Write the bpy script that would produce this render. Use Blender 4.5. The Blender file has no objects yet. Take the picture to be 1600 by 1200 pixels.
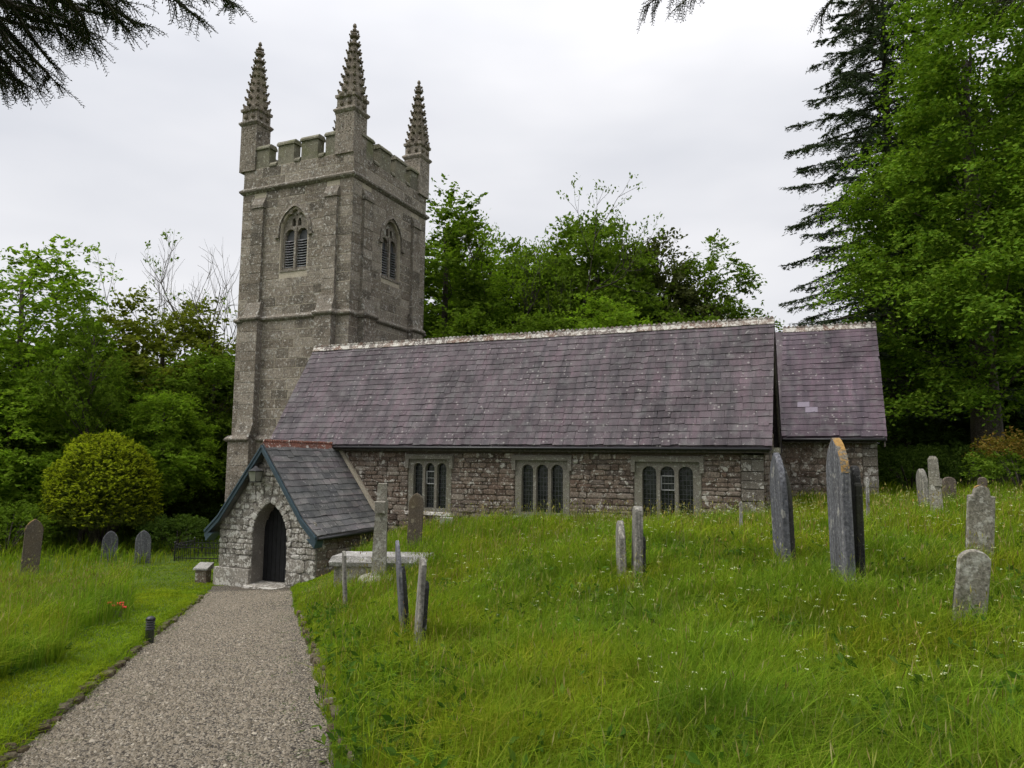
import bpy, bmesh, math, random
import numpy as np
from mathutils import Matrix, Vector
R_ = math.radians
scene = bpy.context.scene
COL = scene.collection

# ------------------------------------------------------------------ camera
CAM = np.array([17.28, -19.747, 1.65]); YAW, PIT, ROL, FPX = .4109, .1019, .0104, 1131.0
Fv = np.array([-math.sin(YAW)*math.cos(PIT), math.cos(YAW)*math.cos(PIT), math.sin(PIT)])
R0 = np.array([math.cos(YAW), math.sin(YAW), 0]); U0 = np.cross(R0, Fv)
Rv = math.cos(ROL)*R0+math.sin(ROL)*U0; Uv = -math.sin(ROL)*R0+math.cos(ROL)*U0
cam = bpy.data.cameras.new('camera'); cam_o = bpy.data.objects.new('camera', cam); COL.objects.link(cam_o)
M = Matrix(((Rv[0], Uv[0], -Fv[0], CAM[0]), (Rv[1], Uv[1], -Fv[1], CAM[1]), (Rv[2], Uv[2], -Fv[2], CAM[2]), (0, 0, 0, 1)))
cam_o.matrix_world = M
cam.sensor_width = 36; cam.lens = FPX/1600*36; cam.clip_start = .05; cam.clip_end = 2000
scene.camera = cam_o

# ------------------------------------------------------------------ sky, sun, exposure
SUN_EL, SUN_AZ = R_(58), R_(215)     # azimuth of the bright part of the cloud cover, measured from +X
world = bpy.data.worlds.new('World'); scene.world = world; world.use_nodes = True
wt = world.node_tree; wt.nodes.clear()
wo = wt.nodes.new('ShaderNodeOutputWorld'); bg = wt.nodes.new('ShaderNodeBackground')
sky = wt.nodes.new('ShaderNodeTexSky'); sky.sky_type = 'NISHITA'; sky.sun_disc = False
sky.sun_elevation = SUN_EL; sky.sun_rotation = R_(90)-SUN_AZ
tc = wt.nodes.new('ShaderNodeTexCoord')
mp = wt.nodes.new('ShaderNodeMapping'); mp.inputs['Scale'].default_value = (1.1, 1.1, 3.2)
nz = wt.nodes.new('ShaderNodeTexNoise'); nz.inputs['Scale'].default_value = 1.7; nz.inputs['Detail'].default_value = 4; nz.inputs['Roughness'].default_value = .5
cr = wt.nodes.new('ShaderNodeValToRGB')
cr.color_ramp.elements[0].position = .33; cr.color_ramp.elements[0].color = (4.15, 4.2, 4.42, 1)
cr.color_ramp.elements[1].position = .66; cr.color_ramp.elements[1].color = (5.25, 5.2, 5.3, 1)
mx = wt.nodes.new('ShaderNodeMix'); mx.data_type = 'RGBA'; mx.inputs[0].default_value = .94
wt.links.new(tc.outputs['Generated'], mp.inputs['Vector']); wt.links.new(mp.outputs[0], nz.inputs['Vector'])
wt.links.new(nz.outputs['Fac'], cr.inputs[0]); wt.links.new(sky.outputs[0], mx.inputs[6]); wt.links.new(cr.outputs[0], mx.inputs[7])
sp_ = wt.nodes.new('ShaderNodeSeparateXYZ'); wt.links.new(tc.outputs['Generated'], sp_.inputs[0])
mr = wt.nodes.new('ShaderNodeMapRange'); mr.inputs[1].default_value = 0; mr.inputs[2].default_value = 1; mr.inputs[3].default_value = .9; mr.inputs[4].default_value = 2.5
pw_ = wt.nodes.new('ShaderNodeMath'); pw_.operation = 'POWER'; pw_.inputs[1].default_value = 3.4; pw_.use_clamp = True
wt.links.new(sp_.outputs[2], pw_.inputs[0]); wt.links.new(pw_.outputs[0], mr.inputs[0])     # an overcast sky brightens towards the zenith
ml = wt.nodes.new('ShaderNodeMix'); ml.data_type = 'RGBA'; ml.blend_type = 'MULTIPLY'; ml.inputs[0].default_value = 1
wt.links.new(mx.outputs[2], ml.inputs[6]); wt.links.new(mr.outputs[0], ml.inputs[7])
wt.links.new(ml.outputs[2], bg.inputs[0]); bg.inputs[1].default_value = .1
wt.links.new(bg.outputs[0], wo.inputs[0])
sun = bpy.data.lights.new('sun', 'SUN'); sun.energy = 1.5; sun.angle = R_(35); sun.color = (1, .96, .9)
sun_o = bpy.data.objects.new('sun', sun); COL.objects.link(sun_o)
sd = Vector((math.cos(SUN_EL)*math.cos(SUN_AZ), math.cos(SUN_EL)*math.sin(SUN_AZ), math.sin(SUN_EL)))
sun_o.rotation_euler = sd.to_track_quat('Z', 'Y').to_euler(); sun_o.location = (0, -30, 40)
vs = scene.view_settings; vs.view_transform = 'Standard'; vs.look = 'None'; vs.gamma = 1; vs.exposure = 0.95
try: vs.use_curve_mapping = False
except Exception: pass
scene.render.engine = 'CYCLES'
scene.cycles.caustics_reflective = False; scene.cycles.caustics_refractive = False; scene.cycles.adaptive_threshold = .03; scene.cycles.max_bounces = 4; scene.cycles.diffuse_bounces = 2; scene.cycles.glossy_bounces = 2; scene.cycles.transmission_bounces = 3; scene.cycles.transparent_max_bounces = 4

# ------------------------------------------------------------------ helpers
def mesh_np(name, V, F, smooth=False):
    V = np.asarray(V, np.float32); F = np.asarray(F, np.int32); k = F.shape[1]
    m = bpy.data.meshes.new(name)
    m.vertices.add(len(V)); m.vertices.foreach_set('co', V.ravel())
    m.loops.add(F.size); m.loops.foreach_set('vertex_index', F.ravel())
    m.polygons.add(len(F)); m.polygons.foreach_set('loop_start', np.arange(0, F.size, k, dtype=np.int32))
    m.polygons.foreach_set('use_smooth', np.full(len(F), smooth, dtype=bool))
    m.update(calc_edges=True)
    return m
class MB:
    """collects simple solids into one mesh"""
    def __init__(s): s.v = []; s.f = []
    def add(s, V, F):
        n = len(s.v); s.v += [tuple(map(float, p)) for p in V]; s.f += [tuple(int(i)+n for i in f) for f in F]; return s
    def box(s, x0, x1, y0, y1, z0, z1):
        return s.add([(x0,y0,z0),(x1,y0,z0),(x1,y1,z0),(x0,y1,z0),(x0,y0,z1),(x1,y0,z1),(x1,y1,z1),(x0,y1,z1)],
                     [(3,2,1,0),(4,5,6,7),(0,1,5,4),(1,2,6,5),(2,3,7,6),(3,0,4,7)])
    def hexa(s, p):   # eight corners, bottom then top, both counter-clockwise seen from above
        return s.add(p, [(3,2,1,0),(4,5,6,7),(0,1,5,4),(1,2,6,5),(2,3,7,6),(3,0,4,7)])
    def prism(s, poly, y0, y1):      # polygon in XZ, counter-clockwise seen from -Y, extruded along Y
        n = len(poly)
        V = [(x, y0, z) for x, z in poly]+[(x, y1, z) for x, z in poly]
        return s.add(V, [tuple(range(n)), tuple(range(2*n-1, n-1, -1))]+[(i, i+n, (i+1) % n+n, (i+1) % n) for i in range(n)])
    def tube(s, pts, rad, sides=6, cap=True):
        V, F = tube_np(pts, rad, sides); s.add(V, F)
        if cap:
            n = len(s.v)-len(V); k = len(pts)
            s.f.append(tuple(n+i for i in range(sides-1, -1, -1))); s.f.append(tuple(n+(k-1)*sides+i for i in range(sides)))
        return s
    def mesh(s, name, smooth=False):
        m = bpy.data.meshes.new(name); m.from_pydata(s.v, [], s.f); m.update()
        if smooth: m.polygons.foreach_set('use_smooth', np.ones(len(m.polygons), dtype=bool))
        return m
def tube_np(pts, rad, sides=6):
    P = np.asarray(pts, float); n = len(P); rad = np.broadcast_to(np.asarray(rad, float), (n,))
    T = np.gradient(P, axis=0); T /= np.linalg.norm(T, axis=1)[:, None]+1e-9
    ref = np.where(np.abs(T[:, 2:3]) > .9, np.array([[1., 0, 0]]), np.array([[0, 0, 1.]]))
    A = np.cross(T, ref); A /= np.linalg.norm(A, axis=1)[:, None]+1e-9; B = np.cross(T, A)
    a = np.arange(sides)/sides*2*math.pi
    V = P[:, None]+rad[:, None, None]*(np.cos(a)[None, :, None]*A[:, None]-np.sin(a)[None, :, None]*B[:, None])
    i = np.arange(n-1)[:, None]*sides; j = np.arange(sides)[None]; j2 = (j+1) % sides
    F = np.stack([i+j, i+j2, i+sides+j2, i+sides+j], -1).reshape(-1, 4)
    return V.reshape(-1, 3), F
def obj(name, mesh, mat=None, parent=None, loc=(0, 0, 0), rot=None, mtx=None, kind=None, label=None, cat=None, group=None):
    o = bpy.data.objects.new(name, mesh); COL.objects.link(o)
    if parent is not None: o.parent = parent
    if mtx is not None: o.matrix_basis = mtx
    else:
        o.location = loc
        if rot is not None: o.rotation_euler = rot
    if mat is not None and mesh is not None:
        if len(mesh.materials) == 0: mesh.materials.append(mat)
        elif mesh.materials[0] != mat:
            o.material_slots[0].link = 'OBJECT'; o.material_slots[0].material = mat
    for k, v in (('kind', kind), ('label', label), ('category', cat), ('group', group)):
        if v: o[k] = v
    return o
def plate(outer, holes, y0, y1):
    """flat wall in XZ with openings; front at y0, back at y1 (y1 > y0)"""
    bm = bmesh.new(); loops = []
    for poly in [outer]+list(holes):
        vs_ = [bm.verts.new((x, y0, z)) for x, z in poly]
        loops.append([bm.edges.new((vs_[i], vs_[(i+1) % len(vs_)])) for i in range(len(vs_))])
    bmesh.ops.triangle_fill(bm, edges=[e for l in loops for e in l], use_beauty=True)
    for f in bm.faces:
        f.normal_update()
        if f.normal.y > 0: f.normal_flip()
    r = bmesh.ops.extrude_face_region(bm, geom=list(bm.faces), use_keep_orig=True)
    bmesh.ops.translate(bm, verts=[g for g in r['geom'] if isinstance(g, bmesh.types.BMVert)], vec=(0, y1-y0, 0))
    bmesh.ops.recalc_face_normals(bm, faces=bm.faces)
    m = bpy.data.meshes.new('plate'); bm.to_mesh(m); bm.free(); return m
def pointed(xc, hw, z0, zs, rise, n=7):
    """pointed arch outline, counter-clockwise from the bottom left"""
    P = [(xc-hw, z0), (xc+hw, z0)]
    r = (hw*hw+rise*rise)/(2*hw); a1 = math.asin(min(1, rise/r))
    for i in range(n+1): a = a1*i/n; P.append((xc+hw-r+r*math.cos(a), zs+r*math.sin(a)))
    for i in range(n-1, -1, -1): a = a1*i/n; P.append((xc-hw+r-r*math.cos(a), zs+r*math.sin(a)))
    return P
def roundhead(xc, hw, z0, zs, rise, n=8):
    return [(xc-hw, z0)]+[(xc+hw, z0)]+[(xc+hw*math.cos(math.pi*i/n), zs+rise*math.sin(math.pi*i/n)) for i in range(n+1)]
def ring(plan, prof):
    """moulding: rectilinear plan (counter-clockwise) swept by profile [(offset, z)], capped at both ends"""
    n = len(plan); P = np.array(plan, float); V = []
    E = np.roll(P, -1, 0)-P; E /= np.linalg.norm(E, axis=1)[:, None]; N = np.stack([E[:, 1], -E[:, 0]], 1)
    D = N+np.roll(N, 1, 0)
    same = np.abs((N*np.roll(N, 1, 0)).sum(1)) > .9; D[same] *= .5
    for off, z in prof: V += [(x, y, z) for x, y in P+D*off]
    F = [tuple(range(n-1, -1, -1)), tuple(range((len(prof)-1)*n, len(prof)*n))]
    for k in range(len(prof)-1):
        for i in range(n): F.append((k*n+i, k*n+(i+1) % n, (k+1)*n+(i+1) % n, (k+1)*n+i))
    return V, F
class Pieces:
    """laid pieces (stones, slates): the nearest become objects, the rest one joined part"""
    def __init__(s): s.items = []
    def put(s, mesh, mtx): s.items.append((mesh, mtx))
    def emit(s, name, parent, mat, limit=300, joined='joined'):
        it = sorted(s.items, key=lambda a: (a[1].translation-Vector(CAM)).length)
        for me, mt in it[:limit]: obj(name, me, mat, parent, mtx=mt)
        if len(it) > limit:
            b = MB()
            for me, mt in it[limit:]:
                b.add([mt @ v.co for v in me.vertices], [tuple(p.vertices) for p in me.polygons])
            obj(joined, b.mesh(joined), mat, parent, kind='stuff')
def frame_mtx(o, u, n, w, d, h):
    u = Vector(u); n = Vector(n); z = (u.cross(-n)).normalized()
    return Matrix(((u.x*w, -n.x*d, z.x*h, o[0]), (u.y*w, -n.y*d, z.y*h, o[1]), (u.z*w, -n.z*d, z.z*h, o[2]), (0, 0, 0, 1)))

# ------------------------------------------------------------------ material helpers
class G:
    def __init__(s, name):
        s.m = bpy.data.materials.new(name); s.m.use_nodes = True; s.t = s.m.node_tree; s.t.nodes.clear()
        s.out = s.n('ShaderNodeOutputMaterial')
    def n(s, typ, ins=None, **pr):
        x = s.t.nodes.new(typ)
        for k, v in pr.items(): setattr(x, k, v)
        for k, v in (ins or {}).items():
            if hasattr(v, 'is_output'): s.t.links.new(v, x.inputs[k])
            else: x.inputs[k].default_value = v
        return x
    def pos(s): return s.n('ShaderNodeNewGeometry').outputs['Position']
    def noise(s, sc, det=3, vec=None, rough=.55):
        return s.n('ShaderNodeTexNoise', {'Scale': sc, 'Detail': det, 'Roughness': rough, 'Vector': vec or s.pos()}).outputs['Fac']
    def rnd(s):
        a = s.n('ShaderNodeObjectInfo').outputs['Random']; b = s.n('ShaderNodeNewGeometry').outputs['Random Per Island']
        return s.math('FRACT', s.math('ADD', a, b))
    def island(s): return s.n('ShaderNodeNewGeometry').outputs['Random Per Island']
    def math(s, op, a, b=None, c=None, clamp=False):
        ins = {0: a}
        if b is not None: ins[1] = b
        if c is not None: ins[2] = c
        return s.n('ShaderNodeMath', ins, operation=op, use_clamp=clamp).outputs[0]
    def ramp(s, fac, stops, interp='LINEAR'):
        r = s.n('ShaderNodeValToRGB', {0: fac}); cr = r.color_ramp; cr.interpolation = interp
        while len(cr.elements) < len(stops): cr.elements.new(.5)
        for e, (p, c) in zip(cr.elements, stops):
            e.position = p; e.color = (*c, 1) if not isinstance(c, (int, float)) else (c, c, c, 1)
        return r.outputs[0]
    def step(s, fac, a, b): return s.n('ShaderNodeMapRange', {0: fac, 1: a, 2: b, 3: 0., 4: 1.}, clamp=True).outputs[0]
    def mix(s, fac, a, b, mode='MIX'):
        x = s.n('ShaderNodeMix', {0: fac, 6: (*a, 1) if isinstance(a, tuple) else a, 7: (*b, 1) if isinstance(b, tuple) else b}, data_type='RGBA', blend_type=mode)
        return x.outputs[2]
    def bump(s, h, st=.3, dist=.02): return s.n('ShaderNodeBump', {'Height': h, 'Strength': st, 'Distance': dist}).outputs[0]
    def principled(s, col, rough=.85, normal=None, spec=.3, metal=0.):
        ins = {'Base Color': (*col, 1) if isinstance(col, tuple) else col, 'Roughness': rough, 'Specular IOR Level': spec, 'Metallic': metal}
        if normal: ins['Normal'] = normal
        p = s.n('ShaderNodeBsdfPrincipled', ins)
        s.t.links.new(p.outputs[0], s.out.inputs[0]); return s.m
def stone_mat(name, cols, lich=(.5, .49, .45), amt=.5, lscale=7., fine=38., bump=.5, moss=0., dark=.5, mosscol=(.10, .11, .035), streak=0.):
    g = G(name); P = g.pos()
    base = g.ramp(g.rnd(), [(i/(len(cols)-1), c) for i, c in enumerate(cols)])
    n1 = g.noise(fine, 4, P, .65); n2 = g.noise(2.1, 4, P); n3 = g.noise(lscale, 5, P, .6); n4 = g.noise(lscale*3.3, 3, P)
    c = g.mix(1., base, g.ramp(n1, [(.3, .45), (.7, 1.5)]), 'MULTIPLY')
    c = g.mix(g.math('MULTIPLY', g.step(n2, .52, .70), dark), c, (.035, .032, .028))
    l = g.math('MAXIMUM', g.step(n3, .66-.16*amt, .70-.14*amt), g.math('MULTIPLY', g.step(n4, .66-.1*amt, .72-.1*amt), .8))
    c = g.mix(g.math('MULTIPLY', l, .85), c, g.mix(1., lich, g.ramp(n1, [(.3, .65), (.7, 1.2)]), 'MULTIPLY') if True else lich)
    if streak:
        sn = g.noise(1., 5, g.n('ShaderNodeVectorMath', {0: P, 1: (26., 26., 1.1)}, operation='MULTIPLY').outputs[0], .65)
        c = g.mix(streak, c, g.mix(1., c, g.ramp(sn, [(.3, (.45, .45, .47)), (.52, (1., 1., 1.)), (.7, (2.0, 1.95, 1.85))]), 'MULTIPLY'))
    if moss: c = g.mix(g.math('MULTIPLY', g.step(g.noise(1.3, 4, P), .5, .68), moss), c, mosscol)
    h = g.math('ADD', g.math('MULTIPLY', n1, .6), g.math('MULTIPLY', n3, .8))
    return g.principled(c, .92, g.bump(h, bump, .03), .2)
def slate_mat(name, cols, amt=.4):
    g = G(name); P = g.pos()
    base = g.ramp(g.rnd(), [(i/(len(cols)-1), c) for i, c in enumerate(cols)]); base = g.mix(.35, base, cols[1])
    n1 = g.noise(30, 4, P, .6); n2 = g.noise(.9, 3, P); n3 = g.noise(11, 4, P, .6); n5 = g.noise(3.2, 4, P)
    c = g.mix(1., base, g.ramp(n1, [(.3, .75), (.7, 1.25)]), 'MULTIPLY')
    c = g.mix(1., c, g.ramp(n2, [(.35, .72), (.65, 1.22)]), 'MULTIPLY')
    st = g.noise(1., 4, g.n('ShaderNodeVectorMath', {0: P, 1: (4.2, .55, .55)}, operation='MULTIPLY').outputs[0], .6)
    c = g.mix(1., c, g.ramp(st, [(.32, (.62, .66, .68)), (.5, (1., 1., 1.)), (.68, (1.3, 1.14, 1.2))]), 'MULTIPLY')
    c = g.mix(g.math('MULTIPLY', g.step(n5, .50, .74), .5), c, (.135, .135, .13))
    vo = g.n('ShaderNodeTexVoronoi', {'Vector': P, 'Scale': 5.5, 'Randomness': 1.}).outputs['Distance']
    spot = g.math('MULTIPLY', g.step(vo, .20, .13), g.step(g.noise(1.7, 2, P), .44, .56))
    l = g.math('MAXIMUM', g.math('MULTIPLY', g.step(n3, .68-.08*amt, .74-.06*amt), .7), g.math('MULTIPLY', spot, .6))
    c = g.mix(l, c, (.30, .29, .27))
    return g.principled(c, .72, g.bump(n1, .25, .01), .22)
def plain(name, col, rough=.6, spec=.4, var=.25, scale=20., metal=0., bump=.15):
    g = G(name); n1 = g.noise(scale, 4)
    c = g.mix(1., (*col,), g.ramp(n1, [(.3, 1-var), (.7, 1+var)]), 'MULTIPLY')
    return g.principled(c, rough, g.bump(n1, bump, .01), spec, metal)
def leaf_mat(name, cols, trans=.35, gloss=.06):
    g = G(name)
    c = g.ramp(g.island(), [(i/(len(cols)-1), k) for i, k in enumerate(cols)])
    c = g.mix(1., c, g.ramp(g.noise(.8, 2), [(.35, .78), (.65, 1.22)]), 'MULTIPLY')
    d = g.n('ShaderNodeBsdfDiffuse', {'Color': c}).outputs[0]
    tcol = g.mix(1., c, (1.15, 1.25, .55), 'MULTIPLY')
    t = g.n('ShaderNodeBsdfTranslucent', {'Color': tcol}).outputs[0]
    m1 = g.n('ShaderNodeMixShader', {0: trans, 1: d, 2: t}).outputs[0]
    g.t.links.new(m1, g.out.inputs[0]); return g.m

# ------------------------------------------------------------------ materials
m_tower = stone_mat('granite_ashlar', [(.10,.085,.066), (.19,.162,.128), (.265,.23,.186), (.14,.115,.087), (.22,.188,.152)], (.44,.42,.38), .55, 9., 17., .5, 0, .5)
m_tower_band = stone_mat('granite_moulding', [(.15,.13,.103), (.19,.165,.135)], (.42,.41,.37), .55, 7., 17., .5, 0, .6)
m_parapet = stone_mat('granite_mossy', [(.15,.14,.10), (.19,.175,.13), (.12,.11,.085)], (.36,.36,.28), .45, 8., 40., .5, .55, .4)
m_pinn = stone_mat('granite_pinnacle', [(.15,.125,.095), (.20,.168,.13)], (.34,.32,.27), .4, 9., 40., .6, .3, .6)
m_mortar = stone_mat('lime_mortar', [(.38,.335,.26), (.42,.37,.29)], (.35,.33,.28), .2, 9., 60., .4, 0, .2)
m_rubble = stone_mat('brown_rubble', [(.075,.054,.041), (.13,.096,.072), (.17,.134,.104), (.10,.080,.067), (.195,.16,.128), (.12,.082,.061), (.22,.19,.155)], (.46,.44,.385), .52, 5.2, 20., .7, 0, .4)
m_rubble_mortar = stone_mat('brown_mortar', [(.10,.08,.06), (.12,.098,.075)], (.36,.34,.29), .3, 8., 60., .5, 0, .4)
m_porch_stone = stone_mat('lichened_granite', [(.18,.163,.135), (.24,.22,.185), (.30,.275,.235), (.20,.182,.152)], (.55,.53,.48), .9, 5., 20., .7, 0, .35)
m_porch_mortar = stone_mat('porch_mortar', [(.19,.175,.15), (.21,.19,.165)], (.4,.38,.34), .3, 8., 60., .5, 0, .3)
m_quoin = stone_mat('quoin_stone', [(.11,.095,.08), (.16,.145,.12), (.13,.11,.09), (.19,.175,.15)], (.44,.42,.38), .55, 5., 40., .7, 0, .35)
m_frame = stone_mat('window_granite', [(.155,.142,.115), (.185,.17,.14)], (.36,.36,.31), .45, 12., 50., .4, .25, .2)
m_slate = slate_mat('purple_slate', [(.060,.048,.054), (.082,.064,.072), (.074,.065,.069), (.048,.040,.045), (.100,.086,.092)], .5)
m_slate2 = slate_mat('violet_slate', [(.064,.049,.060), (.086,.064,.078), (.076,.059,.069), (.056,.043,.052)], .2)
m_slate3 = slate_mat('grey_slate', [(.075,.075,.078), (.11,.108,.105), (.16,.155,.145), (.09,.088,.085), (.065,.065,.068), (.13,.125,.115)], .5)
m_slate_new = plain('pale_new_slate', (.17,.145,.18), .6, .3, .1)
m_ridge = stone_mat('lichened_ridge_tile', [(.16,.10,.075), (.24,.20,.17), (.13,.11,.10)], (.55,.53,.48), 1.0, 6., 30., .4, 0, .2)
m_ridge_red = stone_mat('terracotta_ridge_tile', [(.16,.065,.045), (.19,.08,.055), (.13,.06,.045)], (.5,.47,.42), .45, 6., 30., .3, 0, .3)
m_blue = plain('blue_grey_paint', (.038,.062,.078), .45, .4, .2)
m_black = plain('black_iron', (.012,.012,.013), .45, .5, .3)
m_doorwood = plain('black_door_timber', (.008,.008,.009), .6, .3, .5, 8.)
m_weathered = plain('weathered_timber', (.075,.066,.055), .9, .2, .5, 14.)
m_lead = plain('lead', (.055,.057,.06), .5, .4, .2)
m_whiteframe = plain('pale_casement', (.36,.36,.35), .5, .4, .1)
m_paleledge = stone_mat('pale_stone', [(.24,.23,.21), (.28,.27,.25)], (.5,.49,.46), .5, 6., 40., .4)
def glass_mat():
    g = G('leaded_glass'); n = g.noise(5., 3)
    v = g.n('ShaderNodeTexVoronoi', {'Vector': g.pos(), 'Scale': 9.}).outputs['Color']
    c = g.mix(1., (.014,.016,.015), g.ramp(n, [(.3, .5), (.7, 1.6)]), 'MULTIPLY')
    return g.principled(c, .13, g.bump(g.math('ADD', n, g.math('MULTIPLY', g.n('ShaderNodeSeparateColor', {0: v}).outputs[0], .7)), .12, .05), .5)
m_glass = glass_mat()
m_louvre = slate_mat('louvre_slate', [(.16,.165,.17), (.20,.20,.205)], .2)
m_dark = plain('belfry_gloom', (.01,.01,.01), .9, .1)  # near-black colour stands in for the shade inside the belfry

# ------------------------------------------------------------------ ground shape
# path axis
PS=np.array([3.02,-4.42]); PD=np.array([.652,-.758]); PD=PD/np.linalg.norm(PD); PN=np.array([-PD[1],PD[0]])  # PN: to the right/church side (+x,+y)
PW=1.07
def pz(s): return -2.0+.094*s
ctrl=[]
for s in (-3,0,4,8,12,16,20,24):
    for v in (-1,0,1):
        q=PS+PD*s+PN*v; ctrl.append((*q,max(pz(s),-2.15)))
for s in (4,8,12,16,20):
    q=PS+PD*s+PN*-2.5; ctrl.append((*q,pz(s)+.03))
    q=PS+PD*s+PN*-7; ctrl.append((*q,pz(s)+.12))
for s,dz in ((8,.12),(12,.1),(16,.1),(20,.08)):
    q=PS+PD*s+PN*2.3; ctrl.append((*q,pz(s)+dz))
ctrl+=[(4.8,-.2,-.75),(6.6,-.2,-.4),(8.7,-.2,-.26),(10.7,-.2,-.22),(12.5,-.2,-.2),(14.2,-.2,-.12),(15.8,-.2,.02),(18.7,4.1,.42),
 (5.6,-3.6,-1.35),(7.2,-4.2,-.85),(13.6,-8,-.2),(17,-9,.0),(19,-11,.08),(21,-13,.1),(23,-10,.35),(22,-3,.5),(26,0,.65),(22,8,.6),(30,-8,.7),(20,-18,.02),
 (-2,-5,-2.05),(-6,0,-2.1),(-4,6,-2.1),(-12,-6,-2.0),(-14,8,-2.1),(2,-10,-1.7),(6,-17,-1.0),(8,14,-.5),(20,18,.6),(-8,16,-1.9),(0.2,-2,-2.15)]
ctrl=np.array(ctrl,float)
def tpsk(r2): return np.where(r2<1e-12,0,.5*r2*np.log(np.maximum(r2,1e-12)))
def tps_fit(c,lam=.15):
    n=len(c); d2=((c[:,None,:2]-c[None,:,:2])**2).sum(-1)
    K=tpsk(d2)+lam*np.eye(n); P=np.c_[np.ones(n),c[:,:2]]
    A=np.block([[K,P],[P.T,np.zeros((3,3))]])
    return np.linalg.solve(A,np.r_[c[:,2],0,0,0])
TW=tps_fit(ctrl)
def base(x,y):
    x=np.asarray(x,float);y=np.asarray(y,float)
    xc=np.clip(x,-14,28);yc=np.clip(y,-24,18)
    z=TW[-3]+TW[-2]*xc+TW[-1]*yc
    for (a,b,_),w in zip(ctrl,TW[:-3]): z=z+w*tpsk((xc-a)**2+(yc-b)**2)
    return np.clip(z,-2.25,1.0)
def sv(x,y):
    dx=np.asarray(x)-PS[0];dy=np.asarray(y)-PS[1]
    return dx*PD[0]+dy*PD[1], dx*PN[0]+dy*PN[1]
def PWR(s): return PW+.17*np.clip((np.asarray(s)-4)/7,0,1)      # the path widens towards the near end
def H(x,y):
    s,v=sv(x,y)
    b = np.where(v<0,.13*np.clip((-v-PW)/.12,0,1),.12*np.clip((v-PWR(s))/.12,0,1))*np.clip((s+1.5)/2.5,0,1)
    return base(x,y)+b

# ------------------------------------------------------------------ ground, path
def ground_mat():
    g = G('turf_soil'); P = g.pos()
    c = g.ramp(g.noise(3., 5, P), [(.3, (.04,.065,.009)), (.55, (.065,.10,.013)), (.75, (.085,.105,.022))])
    return g.principled(c, .95, g.bump(g.noise(30., 4, P), .6, .04), .1)
m_ground = ground_mat()
sA = np.r_[-500, -200, -100, -65, np.arange(-45, 38.1, .5), 60, 120, 500]
vA = np.r_[-500, -200, -100, -60, np.arange(-36, -1.4, .5), -1.35, -1.25, -PW-.12, -PW-.06, -PW, -.5, 0, .5, np.arange(1.01, 1.49, .06), np.arange(1.5, 36.1, .5), 60, 100, 200, 500]
SS, VV = np.meshgrid(sA, vA, indexing='ij')
GX = PS[0]+PD[0]*SS+PN[0]*VV; GY = PS[1]+PD[1]*SS+PN[1]*VV
GZ = H(GX, GY)
ns, nv = SS.shape
idx = np.arange(ns*nv).reshape(ns, nv)
Fq = np.stack([idx[:-1, :-1], idx[1:, :-1], idx[1:, 1:], idx[:-1, 1:]], -1).reshape(-1, 4)
obj('ground', mesh_np('ground', np.stack([GX, GY, GZ], -1).reshape(-1, 3), Fq, True), m_ground, kind='structure')
def gravel_mat(name, loose):
    g = G(name); P = g.pos()
    if loose:
        c = g.ramp(g.island(), [(0, (.09,.075,.053)), (.3, (.188,.161,.119)), (.6, (.275,.236,.178)), (.85, (.208,.182,.143)), (1, (.39,.348,.277))])
        return g.principled(c, .9, None, .2)
    v = g.n('ShaderNodeTexVoronoi', {'Vector': P, 'Scale': 42.})
    s = g.n('ShaderNodeSeparateColor', {0: v.outputs['Color']}).outputs[0]
    c = g.ramp(s, [(0, (.09,.077,.057)), (.4, (.17,.15,.115)), (.75, (.235,.209,.163)), (1, (.33,.30,.24))])
    c = g.mix(g.step(v.outputs['Distance'], .30, .62), c, (.035,.03,.025))
    c = g.mix(g.math('MULTIPLY', g.step(g.noise(1.1, 4, P), .55, .72), .4), c, (.10,.082,.058))
    c = g.mix(g.math('MULTIPLY', g.step(g.noise(2.3, 5, P, .65), .60, .70), .55), c, (.055,.075,.022))
    h = g.math('SUBTRACT', 1., v.outputs['Distance'])
    return g.principled(c, .95, g.bump(h, .8, .02), .15)
m_gravel = gravel_mat('gravel_bed', False); m_pebble = gravel_mat('gravel_pebbles', True)
sp = np.arange(-2.2, 30.1, .4); vp = np.linspace(-PW-.01, PW+.01, 9)
S2, V2 = np.meshgrid(sp, vp, indexing='ij'); V2 = np.where(V2 > 0, V2/PW*PWR(S2), V2); X2 = PS[0]+PD[0]*S2+PN[0]*V2; Y2 = PS[1]+PD[1]*S2+PN[1]*V2
Z2 = base(X2, Y2)+.006+.02*np.clip(1-(V2/PW)**2, 0, 1)
i2 = np.arange(S2.size).reshape(S2.shape)
path_o = obj('path', mesh_np('path', np.stack([X2, Y2, Z2], -1).reshape(-1, 3), np.stack([i2[:-1, :-1], i2[1:, :-1], i2[1:, 1:], i2[:-1, 1:]], -1).reshape(-1, 4), True), m_gravel, kind='structure')

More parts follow.
